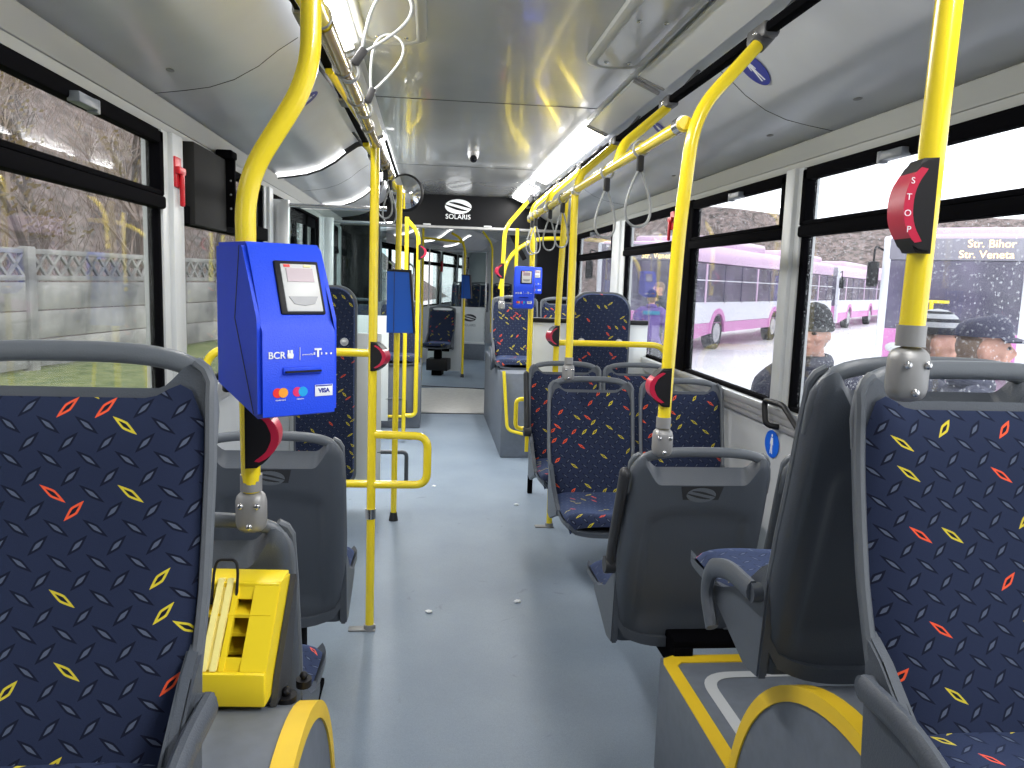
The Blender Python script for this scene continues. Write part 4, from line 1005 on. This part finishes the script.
ar=thing('grab_rail','arched yellow bar in front of the dark portal on the right','handrail',(1.0,8.2,1.4))
b=B(); b.tube(fillet([(.72,8.3,1.35),(.80,8.3,1.70),(1.05,8.3,1.88),(1.42,8.3,1.90)],.2,8),.022,10); b.done('rail_tube','yellow',ar)
# ---------------------------------------------------------------- outside, left
G=-.35
def gnd(x,y):
    return G
b=B(); b.bb(-9,-1.0,-12,60,G-.3,G); struct(b.done('ground_grass','grass'))
b=B()
def slope(u,v):
    y=-14+90*v; d=u**1.2*40; xf=-7.55+(y-10)*.14
    return Vector((xf-d,y,G+d*.62+noise.noise(Vector((d*.35,y*.25,2)))*.7*min(1,d/4)))
b.grid(slope,36,60); struct(b.done('ground_wooded_slope','soil'))
def fence_panel(a,c,label,grp='concrete fence panels'):
    """two points on the ground; panel of four slabs with a lattice strip on top, post at the near end"""
    a=Vector((*a,G)); c=Vector((*c,G)); d=(c-a); L=d.length; ang=math.atan2(d.y,d.x)
    root=thing('concrete_fence_panel',label,'fence',a,ang,grp)
    sv=WM[root.name]
    def fin(b,n,m): b.xf(sv); return b.done(n,m,root)
    b=B(); b.box((0,0,1.02),(.20,.20,2.14),.02); 
    for z in (1.25,1.30): b.cyl((0,.09,z),(0,.115,z),.014,8)
    fin(b,'fence_post','conc')
    for k in range(3):
        b=B(); b.bb(.09,L-.09,-.035,.035,.04+k*.49,.04+(k+1)*.49-.018,.012); fin(b,'fence_slab','conc')
    b=B(); z0,z1=1.52,2.06
    b.bb(.09,L-.09,-.035,.035,z0,z0+.09,.008); b.bb(.09,L-.09,-.035,.035,z1-.09,z1,.008)
    n=int((L-.2)/.36); w=(L-.2)/n
    for i in range(n):
        x=.1+i*w
        for s in (0,1):
            p=Vector((x if s==0 else x+w,0,z0+.07)); q=Vector((x+w if s==0 else x,0,z1-.07)); m=(p+q)/2; dd=q-p
            b.box(m,(dd.length,.05,.05),0,rot=Matrix.Rotation(-math.atan2(dd.z,dd.x),3,'Y'))
    fin(b,'lattice_strip','conc'); return root
A=Vector((-6.76,14.2)); dv=(Vector((-5.95,18.2))-A).normalized()*5.0
nm=['fourth concrete fence panel with lattice top, farther along','nearest of the concrete fence panels seen through the left window','wide stained concrete fence panel with lattice top, to the right of its round studded post','concrete fence panel with lattice top seen beside the left window post','concrete fence panel glimpsed behind the blue ticket machine','distant concrete fence panel seen through the door glass','last concrete fence panel far down the bus']
for i,k in enumerate((-2,-1,0,1,2,3,4)):
    p=A+dv*k; q=A+dv*(k+1); fence_panel(p,q,nm[i])
def tree(x,y,z,h,label,seed,leaf=False,spread=.5,tr=.12):
    rnd=random.Random(seed); root=thing('bare_tree',label,'tree',(x,y,z),0,'bare trees on the slope')
    bt=B(); bb_=B(); bl=B()
    def br(p,d,l,r,lv):
        pts=[p]; q=p.copy(); dd=d.copy(); n=4 if lv<2 else 3
        for i in range(n):
            dd=(dd+Vector((rnd.uniform(-1,1),rnd.uniform(-1,1),rnd.uniform(-.3,.7)))*(.14 if lv==0 else .26)).normalized()
            q=q+dd*l/n; pts.append(q.copy())
        (bt if lv==0 else bb_).tube(pts,[r*(1-.62*i/n) for i in range(n+1)],6 if lv<1 else 4 if lv<2 else 3,cap=False)
        if lv<4:
            for i in range(4 if lv<1 else 4):
                t=rnd.uniform(.3,1.0); k=min(n-1,int(t*n)); o=pts[k].lerp(pts[k+1],t*n-k)
                nd=(dd*.6+Vector((rnd.uniform(-1,1),rnd.uniform(-1,1),rnd.uniform(-.1,.9)))*spread*1.5).normalized()
                br(o,nd,l*rnd.uniform(.45,.68),r*.5,lv+1)
        elif leaf:
            for _ in range(2):
                c=q+Vector((rnd.uniform(-.1,.1),rnd.uniform(-.1,.1),rnd.uniform(-.1,.1))); s=.045
                bl.b.faces.new([bl.b.verts.new(c+Vector(v)*s) for v in ((-1,0,-.6),(0,-1,.4),(1,0,.6),(0,1,-.4))])
    br(Vector((x,y,z-.2)),Vector((rnd.uniform(-.1,.1),rnd.uniform(-.1,.1),1)),h*.55,tr,0)
    bt.done('trunk','bark',root); bb_.done('branches','twig' if seed%2 else 'bark',root)
    if leaf: o=bl.done('dry_leaves','leafy',root,normals=False)
    return root
rt=random.Random(11)
sp_=[(-8.6,8.5,5),(-9.2,11,6),(-8.0,13.5,5.5),(-9.5,15.5,7),(-7.9,17,5),(-9.0,19.5,7),(-7.2,21,5.5),(-8.6,24,7),(-10.8,13,8),(-11.5,17.5,8.5),(-11.2,22,8),(-12.5,10.5,8),(-7,27,6),(-6.4,31,7),(-9.5,29,8),(-13.5,15,9),(-13,25,9),(-5.6,36,7)]
ds=['slim','crooked','forked','tall','low','old','young','thin','broad','ragged','straight','leaning','small','distant','pale','far','high','last']
for i,(x,y,h) in enumerate(sp_):
    xf=-7.55+(y-10)*.14; d=max(0,xf-x); z=G+d*.62
    tree(x,y,z,h,ds[i]+' bare tree on the wooded slope behind the concrete fence, %s'%('with dry yellow leaves' if i%3==1 else 'grey brown twigs'),i+3,leaf=(i%3==1),tr=.07+.012*h)
b=B(); rb=random.Random(5)
for k in range(9500):
    u=rb.random()**1.4; v=rb.uniform(.12,.75); y=-14+90*v; d=.4+u*17; xf=-7.55+(y-10)*.14
    if y>45: continue
    p=Vector((xf-d,y,G+d*.62+rb.uniform(-.05,.1))); h=rb.uniform(.35,1.5); dd=Vector((rb.uniform(-.7,.7),rb.uniform(-.7,.7),1)).normalized()
    q=p+dd*h*.5+Vector((rb.uniform(-.1,.1),rb.uniform(-.1,.1),0)); r_=q+dd*h*.5+Vector((rb.uniform(-.25,.25),rb.uniform(-.25,.25),-.05))
    b.tube([p,q,r_],[.014,.010,.004],3,cap=False)
o=b.done('undergrowth','twig',smooth=False); tag(o,'tangle of bare brush covering the slope behind the fence','undergrowth',kind='stuff')
# ---------------------------------------------------------------- outside, right
b=B(); b.bb(-1.0,160,-30,160,G-.3,G); struct(b.done('ground_paved_lot','lot'))
b=B()
b.grid(lambda u,v: Vector((8+130*u,78+16*v-40*u,G+10*v+1.6*noise.noise(Vector((u*9,v*2,0)))*v)),60,6); struct(b.done('ground_distant_hill','soil'))
CD=Vector((.633,.774,0)).normalized()
def bus_proto(L=17.8,dark=False):
    """local: x forward-to-rear along the side, y depth away from the seen side, z up from the tyres"""
    root=thing('city_bus','x','bus',(0,0,0)); W=2.55; H=2.95
    wh=[2.7,8.6,14.4]
    # side skin as strips with arches cut out
    b=B()
    def cutpoly(z0,z1):
        pts=[(0.05,z0)]
        for c in wh:
            rr=.62
            if z0<.9:
                for k in range(13):
                    t=math.pi-k*math.pi/12; px=c+rr*math.cos(t); pz=.48+rr*math.sin(t)
                    if pz>=z0-.001: pts.append((px,min(pz,z1-.01)))
        pts+=[(L,z0),(L,z1),(0.05,z1)]; return pts
    b.prism(cutpoly(.30,.78),'y',0,W,0); sk=b.done('pink_skirt','bpink',root,smooth=False)
    b=B(); b.prism(cutpoly(.78,1.32),'y',.0,W); b.done('white_body_band','bwhite',root,smooth=False)
    b=B(); b.bb(.05,L,.02,W-.02,1.32,2.42); b.done('window_band','bglass',root,smooth=False)
    for k,x in enumerate((1.6,3.2,4.8,6.4,7.9,9.5,10.3,11.9,13.5,15.1,16.7)):
        b=B(); b.bb(x-.05,x+.05,-.004,.02,1.32,2.42); b.done('window_post','bpale' if k%3==0 else 'bglass',root)
    b=B(); b.bb(.05,L,-.002,.02,1.32,1.36); b.bb(.05,L,.0,.02,1.95,1.98); b.done('window_rail','bwhite',root)
    b=B(); b.bb(0.0,L,0,W,2.42,H,.14); b.done('roof_band','bpale',root)
    b=B(); b.bb(2.0,7.6,.15,W-.15,H-.02,H+.26,.10); b.bb(10.0,16,.15,W-.15,H-.02,H+.24,.1); b.done('roof_pod','bpale',root)
    for c in wh:
        b=B(); P=[(c+.70*math.cos(t*math.pi/14),.48+.70*math.sin(t*math.pi/14)) for t in range(15)]; Q=[(c+.55*math.cos(t*math.pi/14),.48+.55*math.sin(t*math.pi/14)) for t in range(15)]
        b.prism(P+Q[::-1],'y',-.03,.03); b.done('wheel_arch_trim','bpink',root)
        b=B(); b.cyl((c,.02,.48),(c,.30,.48),.48,28); w=b.done('wheel','tyre',root)
        b=B(); b.cyl((c,.0,.48),(c,.03,.48),.27,20,r2=.29); b.ball((c,.0,.48),(.12,.05,.12),12); b.done('hub_cap','hub',w)
    # front
    b=B(); b.bb(-.06,.06,.02,W-.02,.30,1.10,.04); b.done('front_bumper','bpink' if not dark else 'bpurple',root)
    b=B(); b.bb(-.05,.06,.03,W-.03,1.08,2.44,.03); b.done('windscreen','bglass',root)
    b=B(); b.bb(-.07,.05,.10,W-.10,2.44,2.86,.03); dsp=b.done('display_pane','display',root)
    b=B(); b.bb(-.075,.1,.0,.16,.3,H-.05,.05); b.bb(-.075,.1,W-.16,W,.3,H-.05,.05); b.done('corner_pillar','bwhite',root)
    fr=frame((-.078,W-.0,2.65),(0,-1,0),(0,0,1)) # text reads from the front: right hand = -y
    text('lettering','6',.34,'amber',fr@Matrix.Translation((.80,0,0)),dsp,.002)
    text('lettering','Str. Bihor',.20,'amber',fr@Matrix.Translation((1.45,.10,0)),dsp,.002,'LEFT')
    text('lettering','Str. Veneta',.20,'amber',fr@Matrix.Translation((1.32,-.10,0)),dsp,.002,'LEFT')
    for y in (.35,W-.35):
        b=B(); b.ball((-.06,y,.72),(.04,.16,.10),12); b.done('headlamp','screenw',root)
    for y,s in ((-.12,-1),(W+.12,1)):
        b=B(); b.tube(fillet([(-.0,y-s*.14,2.62),(-.25,y,2.70),(-.28,y,2.35)],.08),.02,8); b.box((-.28,y,2.15),(.10,.22,.50),.05); b.done('wing_mirror','black',root)
    return root
nrm=Vector((.774,-.633,0))
def place_bus(first,C,ang,label,grp=None):
    # local +x -> heading (to the rear), local +y -> away
    if first is None:
        o=bus_proto(); o.location=(C[0],C[1],G); o.rotation_euler=(0,0,ang); o['label']=label; o['group']=grp; return o
    return copy_tree(first,(C[0],C[1],G),ang,label,grp)
ang=math.atan2(CD.y,CD.x)
bA=place_bus(None,(6.55,20.05),ang,'lilac and white bus parked nearest in the row, wheels seen through the middle right window','buses parked in a row')
for k,l in ((1,'second lilac bus of the row, partly behind the window post'),(2,'third lilac bus of the row, left of the black wing mirror'),(3,'fourth lilac bus at the far end of the row')):
    p=Vector((6.55,20.05,0))+CD*19.3*k; place_bus(bA,(p.x,p.y),ang,l,'buses parked in a row')
pB=Vector((8.95,15.1,0))+nrm*2.55  # right-hand bus: nearest corner
place_bus(bA,(pB.x,pB.y),ang,'bus facing the window with lit amber route display, cut off at the right edge')
# its nearer body lies beyond the windscreen; yellow rails show inside
t=thing('inner_rail','yellow handrail seen behind the windscreen of the right hand bus','handrail',(9.7,14.0,1.0))
b=B(); q=Vector((8.95,15.1,0))-CD*.12
a0=q+nrm*.55; a1=q+nrm*1.25
b.tube([(a0.x,a0.y,1.30),(a1.x,a1.y,1.30)],.03,8); b.tube([(q+nrm*.95).to_tuple()[:2]+(0.75,),(q+nrm*.95).to_tuple()[:2]+(1.30,)],.04,8); b.done('rail_tube','yellow',t)
# far hall and trees behind the lot
t=thing('long_hall','long low pale building beyond the bus row','building',(72,84,G))
sv=Matrix.Translation((72,84,G))@Matrix.Rotation(R(-25),4,'Z')
b=B(); b.bb(-14,60,0,8,0,5.2); b.xf(sv); b.done('hall_wall','build',t); b=B(); b.bb(-14.5,60.5,-.6,8.5,5.2,5.7,.05); b.xf(sv); b.done('hall_roof','bwhite',t)
for k in range(9):
    b=B(); b.bb(-11+k*7.5,-7+k*7.5,-.05,.02,1.4,3.6); b.xf(sv); b.done('hall_window','bglass',t)
for i,(x,y,h) in enumerate(((20,54,8),(28,62,9),(54,56,10),(60,52,9),(66,40,10),(14,50,9))):
    tree(x,y,G,h,['bare tree beyond the lilac buses, seen in the upper right windows','second bare tree beyond the lilac buses','third bare tree beyond the lilac buses','bare tree above the farthest bus','bare tree over the right hand bus','bare tree behind the window with the amber display'][i],40+i,tr=.16)
# dashed kerb mound
# ---------------------------------------------------------------- people
def flesh(b,nodes,edges):
    """overlapping tapered volumes along the skeleton, fused afterwards into one surface"""
    for i,j in edges:
        (p,r),(q,t)=nodes[i],nodes[j]
        fx=isinstance(r,tuple) or isinstance(t,tuple)
        r2=r if isinstance(r,tuple) else (r,r); t2=t if isinstance(t,tuple) else (t,t)
        if fx:
            m=max(3,int((q-p).length/.018))
            for k in range(m+1):
                f=k/m; c=p.lerp(q,f); rx=r2[0]+(t2[0]-r2[0])*f; ry=r2[1]+(t2[1]-r2[1])*f
                b.ball(c,(rx,ry,min(rx,ry)*.55),16)
        else:
            b.tube([p,p.lerp(q,.5),q],[r,(r+t)/2*1.03,t],12); b.ball(p,r*.99,12); b.ball(q,t*.99,12)
def remesh(me,vox,smooth=2):
    o=D.objects.new('s',me); COL.objects.link(o); m=o.modifiers.new('r','REMESH'); m.mode='VOXEL'; m.voxel_size=vox; m.use_smooth_shade=True
    m2=o.modifiers.new('s','SMOOTH'); m2.iterations=smooth; m2.factor=.5
    dg=bpy.context.evaluated_depsgraph_get(); r=D.meshes.new_from_object(o.evaluated_get(dg)); D.objects.remove(o); D.meshes.remove(me); return r
def person(label,x,y,ht,face,jacket,hat,headdir=0,pose='down',head_tilt=0,extra=None,lean=0):
    """face: heading angle of the chest (radians, 0 = +x)"""
    k=ht/1.75; root=thing('person',label,'person',(x,y,G),face)
    W=WM[root.name]; V=Vector
    # local frame: +x is forward
    L=lean
    n=[(V((0,0,.96)),(.13,.17)),(V((.0+L*.3,0,1.12)),(.125,.165)),(V((.01+L*.7,0,1.30)),(.15,.20)),(V((0+L,0,1.43)),(.115,.175)),(V((.0+L,0,1.50)),(.062,.065)),(V((.015+L,0,1.57)),(.056,.056))]
    e=[(0,1),(1,2),(2,3),(3,4),(4,5)]
    def add(chain,start):
        p=start
        for c in chain: n.append(c); e.append((p,len(n)-1)); p=len(n)-1
        return p
    hands=[]
    for s in (1,-1):
        add([(V((0,s*.10,.90)),.10),(V((.01,s*.11,.50)),.068),(V((-.01,s*.115,.10)),.048),(V((.10,s*.12,.045)),(.05,.035)),(V((.17,s*.125,.04)),(.04,.03))],0)
        if pose=='mouth' and s==-1: el=V((.10+L,s*.22,1.16)); wr=V((.20+L,s*.10,1.42)); dr=V((-.25,.3,1)).normalized()
        elif pose=='pockets': el=V((-.06+L,s*.30,1.14)); wr=V((.10+L,s*.24,.98)); dr=V((.5,0,-.8)).normalized()
        else: el=V((-.02+L,s*.28,1.14)); wr=V((.07+L,s*.27,.90)); dr=V((.15,0,-1)).normalized()
        q=add([(V((0+L,s*.150,1.425)),.090),(V((-.005+L,s*.225,1.36)),.092),(el,.068),(wr,.046)],3)
        hands.append((wr,dr,s))
    b=B(); flesh(b,n,e)
    for wr,dr,s in hands:
        side=dr.cross(V((1,0,0))); side=side.normalized() if side.length>.1 else V((0,1,0)); nn=dr.cross(side).normalized()
        b.tube([wr,wr+dr*.05,wr+dr*.10],[.028,.034,.036],10,flat=(1.15,.6))
        for f in range(4):
            o=wr+dr*.095+side*(-.027+.018*f); ln=(.062,.072,.070,.055)[f]
            b.tube([o,o+dr*ln*.5,o+dr*ln*.8+nn*.012*s,o+dr*ln+nn*.022*s],[.0085,.0085,.008,.006],6)
        o=wr+dr*.03-side*.03; b.tube([o,o+dr*.03-side*.025,o+dr*.06-side*.03+nn*.006],[.011,.010,.008],6)
    # head
    hc=V((.035+L,0,1.655)); HR=Matrix.Rotation(headdir,3,'Z')@Matrix.Rotation(head_tilt,3,'Y')
    def H(v): return hc+HR@V(v)
    b.ball(H((0,0,.012)),(.098,.077,.108),20,rot=HR); b.ball(H((.02,0,-.055)),(.075,.060,.068),16,rot=HR); b.ball(H((.065,0,-.092)),(.028,.030,.022),10,rot=HR)
    b.tube([H((.088,0,.018)),H((.105,0,-.008)),H((.118,0,-.026))],[.010,.014,.017],8); b.ball(H((.106,.013,-.030)),.011,8); b.ball(H((.106,-.013,-.030)),.011,8)
    for s in (1,-1):
        b.ball(H((-.005,s*.080,-.008)),(.020,.009,.034),10,rot=HR); b.ball(H((.075,s*.032,.022)),(.022,.022,.010),8,rot=HR); b.ball(H((.066,s*.040,-.022)),(.028,.022,.022),8,rot=HR)
    b.ball(H((.090,0,-.058)),(.016,.027,.007),8,rot=HR); b.ball(H((.088,0,-.070)),(.014,.023,.007),8,rot=HR)
    bmesh.ops.recalc_face_normals(b.b,faces=b.b.faces[:]); me=D.meshes.new('p'); b.b.to_mesh(me); b.b.free(); me=remesh(me,.0095,3)
    for v in me.vertices: v.co*=k
    for m in ('skin',jacket,'trous','lips','shelldark'): me.materials.append(M_[m])
    for p in me.polygons:
        c=p.center/k; i=1
        hd=(c-hc).length
        if c.z<.10: i=4
        elif c.z<.86 and abs(c.y)<.24 and min((c-h[0]).length for h in hands)>.13: i=2
        if hd<.16 and c.z>1.545: i=0
        for wr,dr,s in hands:
            if (c-wr).dot(dr)>.0 and (c-wr).length<.22 and (c-wr-dr*((c-wr).dot(dr))).length<.07: i=0
        if (c-H((.10,0,-.064))).length<.0 : i=3
        p.material_index=i; p.use_smooth=True
    me.name='body'; o=D.objects.new('body',me); COL.objects.link(o); o.parent=root; WM[o.name]=W
    def fin(b,nme,m,par=None,**kw):
        for v in b.b.verts: v.co=W@(v.co*k)
        return b.done(nme,m,par or root,**kw)
    b=B(); [b.ball(H((.089,s*.032,.006)),(.010,.014,.008),10,rot=HR) for s in (1,-1)]; fin(b,'eyes','eye')
    b=B(); b.tube([H((.103,-.024,-.064)),H((.109,0,-.062)),H((.103,.024,-.064))],[.002,.005,.002],6); fin(b,'lips','lips')
    b=B(); [b.tube([H((.088,s*.015,.034)),H((.090,s*.034,.038)),H((.076,s*.052,.032))],.0045,6) for s in (1,-1)]; fin(b,'eyebrows','hairg')
    # hair at the nape and temples
    b=B(); b.ball(H((-.016,0,.006)),(.092,.0795,.088),20,rot=HR); b.ball(H((-.03,0,-.04)),(.068,.062,.05),16,rot=HR); fin(b,'hair','hairg')
    if hat in('beanie','striped'):
        def cap_(z0,z1,off=0):
            b=B()
            def f(u,v):
                a=u*2*math.pi; t=z0+(z1-z0)*v; ph=t*math.pi/2; rr=math.sqrt(max(0,1-t**2.3))
                return H((-.006+(.110+off)*rr*math.cos(a),(.090+off)*rr*math.sin(a),.042+.120*t))
            b.grid(f,28,max(2,int(10*(z1-z0)))); return b
        if hat=='beanie':
            h=fin(cap_(0,1),'beanie','knit'); b=B()
            b.tube([H((-.006+.112*math.cos(a*math.pi/12),.092*math.sin(a*math.pi/12),.038)) for a in range(24)],.014,8,closed=True,flat=(.6,1.6)); fin(b,'beanie_cuff','knit',h)
        else:
            h=fin(cap_(0,.28,.002),'striped_beanie','knit')
            for i,(a,c) in enumerate(((.28,.48),(.48,.62),(.62,.80),(.80,.9),(.9,1.0))): fin(cap_(a,c,.002 if i%2 else .003),'hat_stripe','knitg' if i%2==0 else 'knit',h)
    if hat=='cap':
        b=B()
        def f(u,v):
            a=u*2*math.pi; ph=v*math.pi/2; rr=math.cos(ph)**.55
            return H((-.004+.112*rr*math.cos(a),.094*rr*math.sin(a),.048+.088*math.sin(ph)+.012*math.cos(a)*math.sin(ph)))
        b.grid(f,28,10); h=fin(b,'flat_cap','cap'); b=B()
        def pk(u,v):
            a=R(-62)+u*R(124); r_=1+.55*v*math.cos(a*.8); return H((.108*r_*math.cos(a)+.0,.092*(1+.1*v)*math.sin(a),.052-.016*v))
        b.grid(pk,16,6); b.grid(lambda u,v:pk(u,v)-Vector((0,0,.006)),16,6); fin(b,'cap_peak','cap',h)
    if hat=='hair':
        b=B()
        def f(u,v):
            a=u*2*math.pi; ph=v*math.pi/2; rr=math.cos(ph)**.7; return H((-.012+.104*rr*math.cos(a),.084*rr*math.sin(a),.03+.098*math.sin(ph)))
        b.grid(f,24,10); fin(b,'hair','hairg')
    # collar, hem and zip
    b=B(); b.tube([V((L+.0+.078*math.cos(a*math.pi/10),.082*math.sin(a*math.pi/10),1.515+.012*math.cos(a*math.pi/10)*-1)) for a in range(20)],.022,8,closed=True,flat=(.8,1.5)); fin(b,'collar',jacket)
    b=B(); b.tube([V((.0+.150*math.cos(a*math.pi/12),.195*math.sin(a*math.pi/12),.86)) for a in range(24)],.018,8,closed=True); fin(b,'jacket_hem',jacket)
    if extra: extra(root,fin,k,L)
    return root
def tagpatch(root,fin,k,L):
    b=B(); b.box((.03+L,.262,1.335),(.055,.008,.05),.002); b.xf(Matrix.Identity(4)); p=fin(b,'white_patch','prn')
    b=B(); b.ball((.03+L,.267,1.337),(.014,.002,.013),10); fin(b,'patch_mark','prnd',p)
def pack(root,fin,k,L):
    b=B(); b.box((-.20+L,0,1.22),(.16,.30,.42),.06,seg=4); p=fin(b,'backpack','pack')
    b=B(); [b.tube(fillet([(-.12+L,s*.11,1.40),(.0+L,s*.13,1.53),(.13+L,s*.13,1.35),(.05+L,s*.19,1.05),(-.12+L,s*.12,1.03)],.08),.012,6,flat=(1,2)) for s in (1,-1)]; fin(b,'backpack_strap','pack',p)
def tealp(root,fin,k,L):
    b=B(); b.box((-.135,0,1.40),(.03,.30,.07),.014); fin(b,'teal_shoulder_panel','jteal')
person('person in dark knitted hat and navy padded jacket standing right outside the window',1.87,3.68,1.68,R(222),'jnavy','beanie',headdir=R(5),pose='pockets')
person('person in dark peaked cap and jacket with white patch, hand at the mouth',2.205,3.00,1.68,R(-25),'jdark','cap',headdir=R(-8),pose='mouth',extra=tagpatch)
person('person in black and grey striped knitted hat beside the one in the cap',2.27,3.40,1.67,R(-28),'jdark','striped',headdir=R(-5),pose='down')
person('person in violet jacket with dark backpack, back turned, seen through the far right window',3.72,13.1,1.66,R(75),'jpurple','beanie',pose='down',extra=tealp)
person('bareheaded person in dark coat standing beyond the violet jacket',4.15,14.1,1.82,R(200),'jnavy','hair',pose='down')
# drop the unused prototypes
for o in (P_up,P_f,P_armL,P_nob,P_nb2):
    pass
def kill(o):
    for c in list(o.children): kill(c)
    D.objects.remove(o)
kill(P_armL)
for o in D.objects:
    if o.parent is None and o.type in('MESH','EMPTY') and 'kind' not in o and o.get('label')=='x': print('UNLABELLED',o.name,o.location[:])
